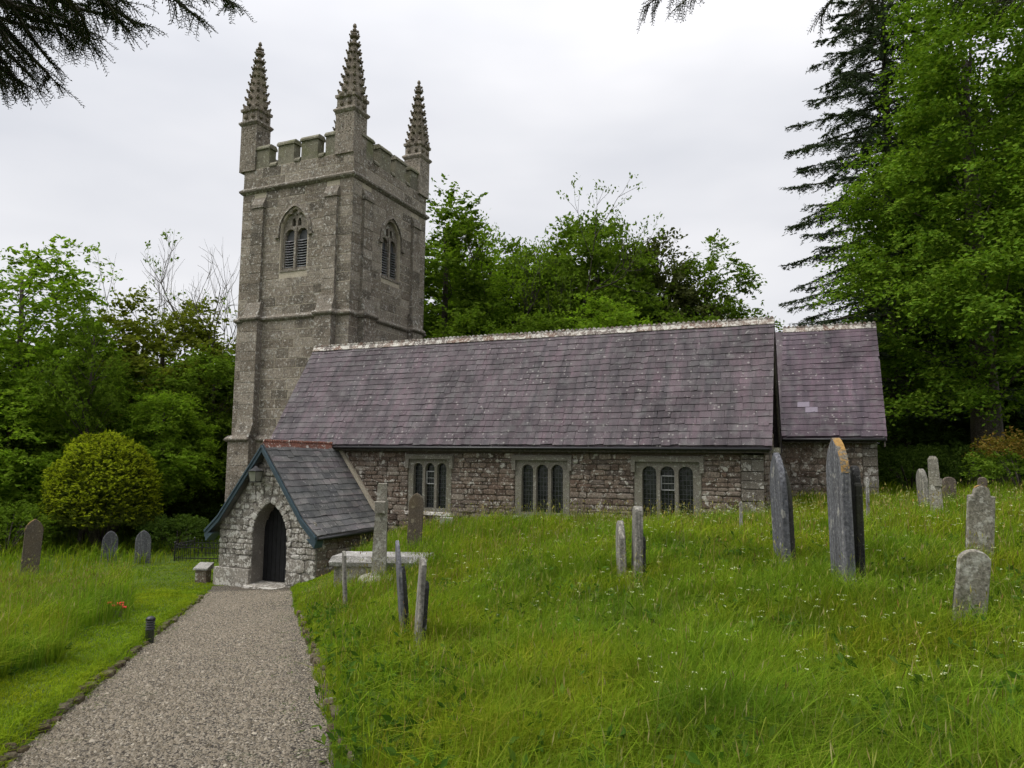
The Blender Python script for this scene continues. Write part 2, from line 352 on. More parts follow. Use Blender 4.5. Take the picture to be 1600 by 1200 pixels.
# ------------------------------------------------------------------ unit pieces
rs = random.Random(7)
def unit_rubble():
    n = 8; b = MB(); ang = [(-.5, -.32), (-.34, -.5), (.34, -.5), (.5, -.32), (.5, .32), (.34, .5), (-.34, .5), (-.5, .32)]
    o = [(x*(1-rs.random()*.14), z*(1-rs.random()*.16)) for x, z in ang]
    V = [(x, 0, z) for x, z in o]+[(x, -.7-.2*rs.random(), z) for x, z in o]+[(x*.82, -1+.12*rs.random(), z*.74) for x, z in o]+[(rs.uniform(-.1, .1), -1.05, rs.uniform(-.1, .1))]
    F = []
    for k in (0, 1):
        for i in range(n): j = (i+1) % n; F.append((k*n+i, k*n+j, (k+1)*n+j, (k+1)*n+i))
    for i in range(n): F.append((2*n+i, 2*n+(i+1) % n, 3*n))
    return b.add(V, F).mesh('stone')
def unit_ashlar():
    b = MB(); j = lambda: rs.uniform(-.012, .012)
    c = [(-.5, -.5), (.5, -.5), (.5, .5), (-.5, .5)]; o = [(x*.968+j()*.6, z*.93+j()) for x, z in c]
    V = [(x, 0, z) for x, z in o]+[(x, -.75, z) for x, z in o]+[(x*.97, -1+.2*rs.random(), z*.93) for x, z in o]
    F = [(k*4+i, k*4+(i+1) % 4, k*4+4+(i+1) % 4, k*4+4+i) for k in (0, 1) for i in range(4)]+[(8, 9, 10, 11)]
    return b.add(V, F).mesh('stone')
def unit_slate():
    b = MB(); j = lambda a: rs.uniform(-a, a)
    x0, x1 = -.487+j(.006), .487+j(.006); l0, l1 = j(.03), j(.03); t = j(.08)
    c0 = rs.choice((0, 0, .05)); c1 = rs.choice((0, 0, 0, .06))
    p = [(x0, l0), (x1, l1), (x1, 1), (x0, 1)]
    V = [(x0, -.5, l0+c0), (x1, -.5+t, l1+c1), (x1, 0, 1), (x0, 0, 1), (x0, -1, l0+c0), (x1, -1+t, l1+c1), (x1, -.35, 1), (x0, -.35, 1)]
    return b.add(V, [(4, 5, 6, 7), (0, 1, 5, 4), (1, 2, 6, 5), (3, 0, 4, 7)]).mesh('slate')
RUB = [unit_rubble() for _ in range(14)]; ASH = [unit_ashlar() for _ in range(10)]; SLA = [unit_slate() for _ in range(12)]
def lay(P, units, org, u, n, U0, U1, V0, V1, hr, wr, dep, excl=None, lim=None, vj=.0, rng=rs):
    u = Vector(u); n = Vector(n); up = u.cross(-n).normalized(); v = V0
    while v < V1-.02:
        h = rng.uniform(*hr)
        if V1-v-h < hr[0]*.5: h = V1-v
        lo, hi = lim(v, v+h) if lim else (U0, U1)
        ex = sorted(excl(v, v+h)) if excl else []
        segs = []; a = lo
        for e0, e1 in ex:
            if e0 > a: segs.append((a, min(e0, hi)))
            a = max(a, e1)
        if a < hi: segs.append((a, hi))
        for s0, s1 in segs:
            x = s0
            while x < s1-.015:
                w = rng.uniform(*wr)
                if s1-x-w < wr[0]*.6: w = s1-x
                hh = h*(1+rng.uniform(-vj, vj)); d = dep*rng.uniform(.6, 1.25)
                o = Vector(org)+u*(x+w/2)+up*(v+h/2+rng.uniform(-vj, vj)*h*.3)
                P.put(rng.choice(units), frame_mtx(o, u, n, w, d, hh)); x += w
        v += h
def lay_slates(P, org, u, n, U0, U1, length, e, wr=(.2, .34), th=.024, rng=rs, taper=None):
    u = Vector(u); n = Vector(n); up = u.cross(-n).normalized(); k = 0
    while k*e < length-.03:
        v = k*e; L = min(e*1.5, length-v+.02); x = U0-rng.uniform(0, .2)
        while x < U1:
            w = rng.uniform(*wr); a, b = max(x, U0), min(x+w, U1)
            if b-a > .04:
                sl_ = rng.uniform(.02, .06) if rng.random() < .012 else 0; tw = rng.uniform(-.05, .05) if rng.random() < .05 else rng.uniform(-.006, .006)
                sag = .012*math.sin(a*.9+v*1.3)+.010*math.sin(a*2.3-v*2.1)
                o = Vector(org)+u*((a+b)/2)+up*(v-sl_+rng.uniform(-.008, .008))+n*(.008+sag*.5+rng.uniform(0, .006))
                u2 = (u+up*tw).normalized()
                P.put(rng.choice(SLA), frame_mtx(o, u2, n, b-a, th, L))
            x += w
        k += 1
def prismx(poly, x0, x1):   # polygon in YZ extruded along X
    n = len(poly); b = MB()
    return b.add([(x0, y, z) for y, z in poly]+[(x1, y, z) for y, z in poly], [tuple(range(n-1, -1, -1)), tuple(range(n, 2*n))]+[(i, (i+1) % n, (i+1) % n+n, i+n) for i in range(n)])

# ------------------------------------------------------------------ church
CE = (7.0, 2.0, -2.1)
church = obj('church', None, None, None, CE, label='old stone parish church with pinnacled tower, slate roofs and gabled porch', cat='church')
INV = (-CE[0], -CE[1], -CE[2])
def part(name, mesh, mat, **k): return obj(name, mesh, mat, church, INV, **k)

# --- tower
TX0, TX1, TY0, TY1 = -6.03, -.19, 3.86, 9.70
ZP, ZM, ZU, ZE, ZT = 2.3, 7.4, 13.15, 14.15, 15.2
def tplan(p, off, w, g=0.):
    x0, x1, y0, y1 = TX0-g, TX1+g, TY0-g, TY1+g
    A = [(x0, y0), (x0+off, y0), (x0+off, y0-p), (x0+off+w, y0-p), (x0+off+w, y0), (x1-off-w, y0), (x1-off-w, y0-p), (x1-off, y0-p), (x1-off, y0),
         (x1, y0), (x1, y0+off), (x1+p, y0+off), (x1+p, y0+off+w), (x1, y0+off+w), (x1, y1-off-w), (x1+p, y1-off-w), (x1+p, y1-off), (x1, y1-off),
         (x1, y1), (x1-off, y1), (x1-off, y1+p), (x1-off-w, y1+p), (x1-off-w, y1), (x0+off+w, y1), (x0+off+w, y1+p), (x0+off, y1+p), (x0+off, y1),
         (x0, y1), (x0, y1-off), (x0-p, y1-off), (x0-p, y1-off-w), (x0, y1-off-w), (x0, y0+off+w), (x0-p, y0+off+w), (x0-p, y0+off), (x0, y0+off)]
    return A
sq = [(TX0, TY0), (TX1, TY0), (TX1, TY1), (TX0, TY1)]
STG = [(-2.4, ZP, .42, .56, .92, .12), (ZP, ZM, .32, .60, .84, .02), (ZM, 12.3, .15, .66, .64, 0.)]
b = MB(); sqg = [(TX0-.10, TY0-.10), (TX1+.10, TY0-.10), (TX1+.10, TY1+.10), (TX0-.10, TY1+.10)]
V, F = ring(sqg, [(0, -2.4), (0, ZP)]); b.add(V, F)
V, F = ring(sq, [(0, ZP-.002), (0, ZM+.002)]); b.add(V, F)
core = part('tower_lower_wall', b.mesh('tower_lower_wall'), m_mortar)
WX, WY = (TX0+TX1)/2, (TY0+TY1)/2
arch_o = pointed(0, .70, 9.42, 11.1, .98)
def south_arch(): return [(x+WX, z) for x, z in arch_o]
wallS = part('tower_south_wall', plate([(TX0, ZM), (TX1, ZM), (TX1, ZE), (TX0, ZE)], [south_arch()], TY0, TY0+.5), m_mortar)
mE = plate([(TY0+.002, ZM), (TY1, ZM), (TY1, ZE), (TY0+.002, ZE)], [[(x+WY, z) for x, z in arch_o]], -TX1, -TX1+.5)
mE.transform(Matrix.Rotation(R_(90), 4, 'Z')); wallE = part('tower_east_wall', mE, m_mortar)
part('tower_north_wall', MB().box(TX0, TX1-.002, TY1-.5, TY1, ZM, ZE).mesh('tower_north_wall'), m_tower)
part('tower_west_wall', MB().box(TX0, TX0+.5, TY0+.5, TY1-.5, ZM, ZE).mesh('tower_west_wall'), m_tower)
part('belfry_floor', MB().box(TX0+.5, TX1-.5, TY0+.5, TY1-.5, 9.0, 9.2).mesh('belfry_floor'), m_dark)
part('tower_lead_roof', MB().box(TX0+.5, TX1-.5, TY0+.5, TY1-.5, 13.3, 13.5).mesh('tower_lead_roof'), m_lead)
part('belfry_dark_backing', MB().box(TX0+1.3, TX1-1.3, TY0+1.3, TY1-1.3, 9.2, 13.3).mesh('belfry_dark_backing'), m_dark)  # solid dark box added behind the louvres in place of interior shade

def arch_excl(xc, pad):
    def f(v0, v1):
        if v1 < 9.42-.02 or v0 > 12.2: return []
        z = (v0+v1)/2
        if z < 11.1: hw = .70+pad
        else:
            r = (.70**2+.98**2)/(1.4)+pad; q = r*r-(z-11.1)**2
            hw = (.70-(.70**2+.98**2)/1.4)+math.sqrt(q) if q > 0 else 0
        return [(xc-hw, xc+hw)] if hw > .02 else []
    return f
CH = (.36, .46)
rt = random.Random(11)
PS_, PE_, PL_ = Pieces(), Pieces(), Pieces()
def tower_face(P, wall, org, u, n, a0, a1, zr, off, w, g, excl=None):
    lay(P, ASH, org, u, n, 0, 0, zr[0], zr[1], CH, (.45, 1.25), .011, excl=lambda v0, v1: [(a0+off, a0+off+w), (a1-off-w, a1-off)]+(excl(v0, v1) if excl else []), lim=lambda v0, v1: (a0-g, a1+g), rng=rt)
tower_face(PS_, wallS, (0, TY0, 0), (1, 0, 0), (0, -1, 0), TX0, TX1, (ZM+.12, ZU-.05), .66, .64, 0, arch_excl(WX, .03))
lay(PS_, ASH, (0, TY0, 0), (1, 0, 0), (0, -1, 0), TX0, TX1, ZU+.1, ZE, (.4, .5), (.5, 1.1), .011, rng=rt)
PS_.emit('stone', wallS, m_tower, 300)
tower_face(PE_, wallE, (TX1, 0, 0), (0, 1, 0), (1, 0, 0), TY0, TY1, (ZM+.12, ZU-.05), .66, .64, 0, arch_excl(WY, .03))
lay(PE_, ASH, (TX1, 0, 0), (0, 1, 0), (1, 0, 0), TY0, TY1, ZU+.1, ZE, (.4, .5), (.5, 1.1), .011, rng=rt)
PE_.emit('stone', wallE, m_tower, 300)
tower_face(PL_, core, (0, TY0, 0), (1, 0, 0), (0, -1, 0), TX0, TX1, (ZP+.1, ZM-.08), .60, .84, 0)
tower_face(PL_, core, (0, TY0-.10, 0), (1, 0, 0), (0, -1, 0), TX0, TX1, (-2.3, ZP-.1), .56, .92, .1)
lay(PL_, ASH, (TX1, 0, 0), (0, 1, 0), (1, 0, 0), TY0, TY0+.6, ZP, ZM-.08, CH, (.4, .6), .011, rng=rt)
lay(PL_, ASH, (TX1, 0, 0), (0, 1, 0), (1, 0, 0), TY0+1.44, TY1-1.44, ZM-1.6, ZM-.08, CH, (.5, 1.1), .011, rng=rt)
lay(PL_, ASH, (TX0, 0, 0), (0, -1, 0), (-1, 0, 0), -TY0-.6, -TY0, ZP+.1, ZM, CH, (.3, .6), .011, rng=rt)
PL_.emit('stone', core, m_tower, 300)
# buttresses: a pair on each visible corner, each built of stacked blocks under sloped weatherings
def buttress(side, k):
    """side S/E/W; k 0 = towards the low coordinate"""
    b = MB(); PB = Pieces()
    def rect(st, lo):
        z0, z1, p, off, w, g = st
        if side == 'S': a = TX0+off if k == 0 else TX1-off-w; return a, a+w, TY0-g, p
        if side == 'E': a = TY0+off if k == 0 else TY1-off-w; return a, a+w, TX1+g, p
        a = TY0+off if k == 0 else TY1-off-w; return a, a+w, TX0-g, p
    def P3(a, d, z):   # along, distance out from the wall, height
        if side == 'S': return (a, TY0-d, z)
        if side == 'E': return (TX1+d, a, z)
        return (TX0-d, a, z)
    def hexb(a0, a1, d0, d1, z0, z1, d1t=None):
        d1t = d1 if d1t is None else d1t
        q = [P3(a0, d1, z0), P3(a1, d1, z0), P3(a1, d0, z0), P3(a0, d0, z0), P3(a0, d1t, z1), P3(a1, d1t, z1), P3(a1, d0, z1), P3(a0, d0, z1)]
        b.add(q, [(3,2,1,0),(4,5,6,7),(0,1,5,4),(1,2,6,5),(2,3,7,6),(3,0,4,7)] if side != 'W' else [(0,1,2,3),(7,6,5,4),(4,5,1,0),(5,6,2,1),(6,7,3,2),(7,4,0,3)])
    for i, st in enumerate(STG):
        z0, z1, p, off, w, g = st; a0, a1, _, _ = rect(st, 0); out = p+g
        hexb(a0+.01, a1-.01, -.05, out-.012, z0 if i == 0 else z0+.03, z1 if i < 2 else z1-.001)
        nx = STG[i+1][2]+STG[i+1][5] if i < 2 else 0
        if i == 2: hexb(a0-.03, a1+.03, -.05, out+.05, z1, z1+.14); hexb(a0-.02, a1+.02, -.05, out+.04, z1+.139, z1+.5, .015)
        else: hexb(a0+.02, a1-.02, -.05, out, z1+.1, z1+.75, nx-.005)
        if side == 'S': org, u, n = (0, TY0-out+.012, 0), (1, 0, 0), (0, -1, 0)
        elif side == 'E': org, u, n = (TX1+out-.012, 0, 0), (0, 1, 0), (1, 0, 0)
        else: continue
        zz0 = z0+.1 if i == 0 else z0+.62
        if side == 'E' and i < 1: continue
        lay(PB, ASH, org, u, n, a0, a1, zz0, z1-(.06 if i < 2 else 0), (.38, .5), (w*.99, w*1.01), .011, rng=rt)
    o = part('buttress', b.mesh('buttress'), m_tower_band)
    PB.emit('stone', o, m_tower, 60)
for s_, k_ in (('S', 0), ('S', 1), ('E', 0), ('E', 1), ('W', 0), ('W', 1)): buttress(s_, k_)
# string courses
for z, st, gg in ((ZP, STG[0], .12), (ZM, STG[1], .02)):
    V, F = ring(tplan(st[2], st[3], st[4], gg), [(-.3, z-.10), (.02, z-.10), (.09, z-.03), (.10, z+.03), (-.02, z+.17), (-.3, z+.18)])
    part('string_course', MB().add(V, F).mesh('string_course'), m_tower_band)
V, F = ring(sq, [(-.3, ZU-.12), (.03, ZU-.12), (.13, ZU-.02), (.14, ZU+.05), (.03, ZU+.16), (-.3, ZU+.17)])
part('string_course', MB().add(V, F).mesh('string_course'), m_tower_band)
# parapet: merlons and embrasure sills
def coping_block(P3, a0, a1, z0, z1):
    b = MB()
    def hx(e, d0, d1, za, zb, d0t=None, d1t=None):
        d0t = d0 if d0t is None else d0t; d1t = d1 if d1t is None else d1t
        b.add([P3(a0-e, d1, za), P3(a1+e, d1, za), P3(a1+e, d0, za), P3(a0-e, d0, za), P3(a0-e, d1t, zb), P3(a1+e, d1t, zb), P3(a1+e, d0t, zb), P3(a0-e, d0t, zb)],
              [(3,2,1,0),(4,5,6,7),(0,1,5,4),(1,2,6,5),(2,3,7,6),(3,0,4,7)])
    if z1 > z0+.2: hx(0, -.42, -.005, z0, z1-.2)
    hx(.05, -.46, .05, z1-.199, z1-.12); hx(.05, -.46, .05, z1-.119, z1, -.36, -.04)
    return b
S3 = lambda a, d, z: (a, TY0-d, z)
E3 = lambda a, d, z: (TX1+d, a, z)
mer = [(TX0+.55, TX0+1.36), (-4.18, -3.32), (-2.92, -2.06), (TX1-1.46, TX1-.75)]
for P3, c, c0 in ((S3, 0, TX0), (E3, 1, TY0)):
    edges = []
    for i, (a, a2) in enumerate(mer):
        a, a2 = a-TX0+c0, a2-TX0+c0
        part('merlon', coping_block(P3, a, a2, ZE, ZT).mesh('merlon'), m_parapet); edges.append((a, a2))
    for i in range(3):
        e0, e1 = edges[i][1]+.055, edges[i+1][0]-.055
        part('embrasure_sill', coping_block(P3, e0+.05, e1-.05, ZE, ZE+.2).mesh('embrasure_sill'), m_parapet)
part('parapet', MB().box(TX0+.02, TX1-.52, TY1-.45, TY1, ZE, ZT).box(TX0, TX0+.45, TY0+.9, TY1-.46, ZE, ZT).mesh('parapet'), m_parapet)
# pinnacles
def ico():
    bm = bmesh.new(); bmesh.ops.create_icosphere(bm, subdivisions=1, radius=1); V = [v.co.copy() for v in bm.verts]; F = [tuple(v.index for v in f.verts) for f in bm.faces]; bm.free(); return np.array(V), F
ICV, ICF = ico()
def pinnacle(cx, cy, ztip, hw=.43, half=False, zb=14.1):
    dz = ztip-20.0
    o = part('pinnacle', MB().add(*ring([(cx-hw, cy-hw), (cx+hw, cy-hw), (cx+hw, cy+hw), (cx-hw, cy+hw)], [(0, zb), (0, 15.86+dz), (.03, 15.88+dz), (.09, 15.97+dz), (.09, 16.03+dz), (-.02, 16.12+dz), (-.02, 16.5+dz), (.04, 16.54+dz), (.05, 16.66+dz), (-.08, 16.74+dz), (-.1, 16.74+dz)])).mesh('pinnacle'), m_tower)
    z0, z1, r0 = 16.7+dz, 19.5+dz, hw*1.04
    b = MB(); V = []; F = []
    for k in range(7):
        t = k/6; r = r0*(1-t)+.055*t
        for i in range(8):
            a = (i+.5)*math.pi/4; V.append((cx+r*math.cos(a)*1.06, cy+r*math.sin(a)*1.06, z0+(z1-z0)*t))
    for k in range(6):
        for i in range(8): F.append((k*8+i, k*8+(i+1) % 8, k*8+8+(i+1) % 8, k*8+8+i))
    F.append(tuple(48+i for i in range(8))); b.add(V, F)
    obj('spirelet', b.mesh('spirelet'), m_pinn, o)
    c = MB()
    for j in range(8):
        t = j/7.6; r = r0*(1-t)+.055*t; z = z0+.12+(z1-z0)*t
        for i in range(8):
            a = i*math.pi/4+math.pi/8*0; s = .10 if i % 2 else .115
            s *= (1-.25*t)
            c.add(ICV*np.array([s, s, s*.85])+np.array([cx+(r+.05)*math.cos(a), cy+(r+.05)*math.sin(a), z]), ICF)
            c.add(ICV*np.array([s*.55, s*.55, s*.6])+np.array([cx+(r+.115)*math.cos(a), cy+(r+.115)*math.sin(a), z+.075]), ICF)
    obj('crockets', c.mesh('crockets'), m_pinn, o, kind='stuff')
    g = MB()      # gablets round the foot of the spirelet
    for dx, dy in ((0, -1), (0, 1), (1, 0), (-1, 0)):
        for sft in (-.2, .2):
            px, py = cx+dx*(hw+.0)+abs(dy)*sft, cy+dy*(hw+.0)+abs(dx)*sft
            g.add(ICV*np.array([.13+.03*abs(dy), .13+.03*abs(dx), .17])+np.array([px, py, 16.62+dz]), ICF)
            g.add(ICV*np.array([.10, .10, .12])+np.array([px, py, 16.28+dz]), ICF)
    obj('gablets', g.mesh('gablets'), m_pinn, o, kind='stuff')
    f = MB().tube([(cx, cy, z1-.05), (cx, cy, ztip-.1)], [.06, .05], 6)
    for (dx, dz2, s) in ((0, .02, .14), (0, .2, .105), (0, .38, .10)): f.add(ICV*np.array([s, s, s*.8])+np.array([cx, cy, z1+dz2]), ICF)
    for i in range(4): a = i*math.pi/2+.4; f.add(ICV*.07+np.array([cx+.13*math.cos(a), cy+.13*math.sin(a), z1+.14]), ICF)
    f.add(ICV*np.array([.075, .075, .11])+np.array([cx, cy, ztip-.08]), ICF)
    obj('finial', f.mesh('finial', True), m_pinn, o)
    # panel tracery on the shaft
    pn = MB()
    for sx in (-1, 1):
        for (za, zc) in ((14.95, 15.35), (15.42, 15.82)):
            for (dx, dy) in ((0, -1), (1, 0)):
                for q in (-.19, .19):
                    a, r = (cx+q, cy-hw), .12
                    for t in range(8):
                        an = t*math.pi/4
                        if dx == 0: pn.add(ICV*np.array([.035, .02, .035])+np.array([cx+q+r*math.cos(an), cy-hw, (za+zc)/2+dz+r*1.3*math.sin(an)]), ICF)
                        else: pn.add(ICV*np.array([.02, .035, .035])+np.array([cx+hw, cy+q+r*math.cos(an), (za+zc)/2+dz+r*1.3*math.sin(an)]), ICF)
        break
    obj('panel_tracery', pn.mesh('panel_tracery'), m_pinn, o, kind='stuff')
    return o
pinnacle(TX0+.20, TY0+.36, 20.35, .44); pse = pinnacle(TX1-.46, TY0+.38, 20.0, .46); pinnacle(TX1-.34, TY1-.36, 20.0, .44); pinnacle(TX0+.86, TY1-.36, 20.0, .41)
# belfry windows
def belfry(xf):
    """built in XZ around x=0 with wall face at y=0, then transformed"""
    holes = [roundhead(sx*.325, .265, 9.56, 10.98, .27) for sx in (-1, 1)]
    holes += [roundhead(sx*.15, .095, 11.36, 11.58, .12, 6) for sx in (-1, 1)]
    holes += [[(-.045, 11.80), (.045, 11.80), (.0, 11.93)]]
    m = plate(pointed(0, .698, 9.44, 11.1, .975), holes, .13, .33); m.transform(xf)
    o = part('belfry_window', m, m_tower_band)
    b = MB(); P = pointed(0, .78, 9.4, 11.1, 1.08, 10)[1:]      # hood mould follows the arch
    P = [p for p in P if p[1] >= 11.0]; P = [(P[0][0], 10.98)]+P+[(P[-1][0], 10.98)]
    for i in range(len(P)-1):
        (xa, za), (xb, zb) = P[i], P[i+1]
        def outp(x, z, d):
            c = np.array([x, max(z, 11.1)-10.7]); c = c/np.linalg.norm(c); return x+c[0]*d, z+c[1]*d
        ia, ib, oa, ob = (xa, za), (xb, zb), outp(xa, za, .13), outp(xb, zb, .13)
        b.add([(ia[0], 0.01, ia[1]), (ib[0], .01, ib[1]), (ob[0], .01, ob[1]), (oa[0], .01, oa[1]), (ia[0], -.09, ia[1]), (ib[0], -.09, ib[1]), (ob[0], -.05, ob[1]), (oa[0], -.05, oa[1])],
              [(7, 6, 5, 4), (4, 5, 1, 0), (6, 7, 3, 2), (5, 6, 2, 1), (7, 4, 0, 3)])
    for sx in (-1, 1): b.box(sx*.88-.11, sx*.88+.11, -.11, .01, 10.86, 11.0)
    m = b.mesh('hood_mould'); m.transform(xf); obj('hood_mould', m, m_tower_band, o)
    m = MB().box(-.7, .7, -.03, .3, 9.36, 9.44).mesh('sill'); m.transform(xf); obj('sill', m, m_tower_band, o)
    m = MB().box(-.055, .055, .07, .14, 9.45, 11.3).mesh('mullion'); m.transform(xf); obj('mullion', m, m_tower_band, o)
    for sx in (-1, 1):
        m = MB().prism([(sx*.325-.262, 10.78), (sx*.325+.262, 10.78), (sx*.325+.262, 10.98), (sx*.325+.13, 11.2), (sx*.325-.13, 11.2), (sx*.325-.262, 10.98)], .27, .3).mesh('head_board'); m.transform(xf); obj('head_board', m, m_lead, o)
        for k in range(11):
            z = 9.60+k*.112; c = MB()
            n_ = 5; V = []; F = []
            for q in range(n_):      # louvre slates sag a little in the middle
                x = sx*.325-.26+.52*q/(n_-1); s = .02*math.sin(math.pi*q/(n_-1))
                V += [(x, .15, z-s), (x, .36, z+.10-s), (x, .36, z+.122-s), (x, .15, z+.036-s)]
            for q in range(n_-1):
                a, c2 = q*4, q*4+4
                F += [(a, c2, c2+3, a+3), (a+3, c2+3, c2+2, a+2), (a+1, c2+1, c2, a)]
            c.add(V, F); m = c.mesh('louvre'); m.transform(xf); obj('louvre', m, m_louvre, o)
belfry(Matrix.Translation((WX, TY0, 0)))
belfry(Matrix.Translation((TX1, WY, 0)) @ Matrix.Rotation(R_(90), 4, 'Z'))

# --- south aisle
AL, AE, ARY, ARZ = 15.74, 2.04, 1.9125, 5.615
rw = random.Random(23)
sill_z = lambda x: -.02
WIN = [(5.93, 1.64), (9.66, 1.80), (13.28, 1.92)]
WZ0, WZ1 = -.02, 1.72     # bottom of sill, top of hood
def win_rect(x, w): return (x-w/2+.06, x+w/2-.06, WZ0, WZ1-.12)
holes = [[(a, c), (b2, c), (b2, d), (a, d)] for a, b2, c, d in (win_rect(*w) for w in WIN)]
aisle = part('aisle_south_wall', plate([(0, -2.6), (AL, -2.6), (AL, 1.93), (0, 1.93)], holes, 0, .6), m_rubble_mortar)
def aexcl(v0, v1):
    r = []; z_ = v0
    if v0 < 1.99: r.append((0, 2.40+(1.52*(1.99-v0)/2.04 if v0 > -.05 else 1.52+.5*(-.05-v0)/.46 if v0 > -.51 else 1.85)))
    for x, w in WIN:
        if v1 > WZ0+.01 and v0 < WZ1-.05: r.append((x-w/2+.05, x+w/2-.05))
    return r
PA = Pieces()
lay(PA, RUB, (0, 0, 0), (1, 0, 0), (0, -1, 0), 2.4, AL-.55, -.95, 1.80, (.08, .20), (.14, .62), .05, aexcl, vj=.10, rng=rw)
PA.emit('stone', aisle, m_rubble, 300, 'rubble_stones')
PQ = Pieces()
lay(PQ, ASH, (0, 0, 0), (1, 0, 0), (0, -1, 0), AL-.55, AL+.02, -.6, 1.80, (.2, .38), (.25, .55), .045, lim=lambda v0, v1: (AL-.55, AL+.02), rng=rw)
PQ.emit('stone', aisle, m_quoin, 60)
gab = [(0, -2.6), (3.82, -2.6), (3.82, 1.9), (ARY, ARZ-.22), (0, 1.9)]
egab = part('aisle_east_gable', prismx(gab, AL-.5, AL-.002).mesh('aisle_east_gable'), m_rubble_mortar)
PG = Pieces()
lay(PG, RUB, (AL-.002, 0, 0), (0, 1, 0), (1, 0, 0), 0, 3.8, -.4, 5.2, (.12, .24), (.25, .6), .05, lim=lambda v0, v1: (.0 if v1 < 1.9 else ARY*(v1-1.9)/(ARZ-.2-1.9), 3.82 if v1 < 1.9 else 3.82-ARY*(v1-1.9)/(ARZ-.2-1.9)), vj=.08, rng=rw)
PG.emit('stone', egab, m_rubble, 110, 'rubble_stones')
part('aisle_west_gable', prismx(gab, .002, .5).mesh('aisle_west_gable'), m_rubble)
part('aisle_north_wall', MB().box(.5, AL-.5, 3.4, 3.82, -2.6, 1.9).mesh('aisle_north_wall'), m_rubble)
# aisle roof
def gable_roof(x0, x1, ye, ze, yr, zr, t=.09):
    yn, zn = 2*yr-ye, ze
    poly = [(ye, ze-.03), (yr, zr-.03), (yn, zn-.03), (yn, zn-.03-t*1.6), (yr, zr-.03-t*1.6), (ye, ze-.03-t*1.1)]
    n = len(poly); b = MB()
    V = [(x0, y, z) for y, z in poly]+[(x1, y, z) for y, z in poly]
    return b.add(V, [(0, 1, 4, 5), (1, 2, 3, 4), (n+5, n+4, n+1, n), (n+4, n+3, n+2, n+1)]+[((i+1) % n, i, i+n, (i+1) % n+n) for i in range(n)])
EO = -.3
roof = part('aisle_roof', gable_roof(-.25, AL+.25, EO, AE, ARY, ARZ).mesh('aisle_roof'), m_slate)
sl = math.hypot(ARY-EO, ARZ-AE); nS = (0, -(ARZ-AE)/sl, (ARY-EO)/sl); nN = (0, -nS[1], nS[2])
PR = Pieces(); lay_slates(PR, (0, EO, AE-.025), (1, 0, 0), nS, -.26, AL+.26, sl, .221, (.2, .38), .036, rw); PR.emit('slate', roof, m_slate, 300, 'roof_slates')
PR = Pieces(); lay_slates(PR, (0, 2*ARY-EO, AE-.025), (-1, 0, 0), nN, -AL-.26, .26, sl, .221, (.25, .4), .026, rw); PR.emit('slate', roof, m_slate, 0, 'north_slates')
def ridge_unit(L, crest=True, nb=3):
    b = MB(); h = L/2-.004
    b.add([(-h, -.11, -.14), (h, -.11, -.14), (h, 0, .045), (-h, 0, .045), (h, .11, -.14), (-h, .11, -.14), (-h, -.085, -.155), (h, -.085, -.155), (h, 0, 0), (-h, 0, 0), (h, .085, -.155), (-h, .085, -.155)],
          [(0, 1, 2, 3), (3, 2, 4, 5), (7, 6, 9, 8), (8, 9, 11, 10), (6, 7, 1, 0), (10, 11, 5, 4), (0, 3, 9, 6), (3, 5, 11, 9), (1, 7, 8, 2), (2, 8, 10, 4)])
    if crest:
        for k in range(nb):
            c = -h+(k+.5)*2*h/nb; w = h/nb*.86
            b.prism([(c-w, .03), (c+w, .03), (c+w*.75, .07), (c+w*.3, .092), (c-w*.3, .092), (c-w*.75, .07)], -.03, .03)
    else: b.tube([(-h, 0, .03), (h, 0, .03)], .035, 6)
    return b.mesh('ridge_tile')
def ridge_run(parent, x0, x1, y, z, L, mat, crest, slope):
    n = int(round((x1-x0)/L)); L = (x1-x0)/n; u = ridge_unit(L, crest)
    for i in range(n):
        o = obj('ridge_tile', u, mat, parent, (x0+(i+.5)*L, y+rw.uniform(-.008, .008), z+rw.uniform(-.008, .008)), (0, rw.uniform(-.012, .012), rw.uniform(-.015, .015)))
ridge_run(roof, -.26, AL+.26, ARY, ARZ+.06, .44, m_ridge, True, 1)
part('eaves_gutter', MB().tube([(-.22, EO-.05, AE-.10), (AL+.2, EO-.05, AE-.10)], .04, 8).mesh('eaves_gutter', True), m_black)
part('eaves_board', MB().box(-.2, AL+.2, EO+.03, EO+.06, AE-.2, AE-.06).mesh('eaves_board'), m_weathered)
part('soffit', MB().box(-.0, AL, EO+.06, .02, AE-.2, AE-.18).mesh('soffit'), m_weathered)
def verge(x0, x1, ye, ze, yr, zr, d=.2):
    b = MB()
    for s in (0, 1):
        ya = ye if s == 0 else 2*yr-ye
        p = [(ya, ze-.16), (yr, zr-.10), (yr, zr-.10-d*1.7), (ya, ze-.16-d)]
        if s: p = p[::-1]
        b.add([(x0, y, z) for y, z in p]+[(x1, y, z) for y, z in p], [(0, 1, 2, 3), (7, 6, 5, 4)]+[((i+1) % 4, i, i+4, (i+1) % 4+4) for i in range(4)])
    return b
part('bargeboard', verge(AL+.17, AL+.215, EO, AE, ARY, ARZ).mesh('bargeboard'), m_weathered)
part('downpipe', MB().tube([(AL+.28, -.1, 1.85), (AL+.28, -.06, 1.7), (AL+.28, -.06, -.3)], .045, 8).mesh('downpipe', True), m_black)
part('corbel', MB().box(AL+.03, AL+.42, -.24, .3, 1.84, 1.98).mesh('corbel'), m_frame)

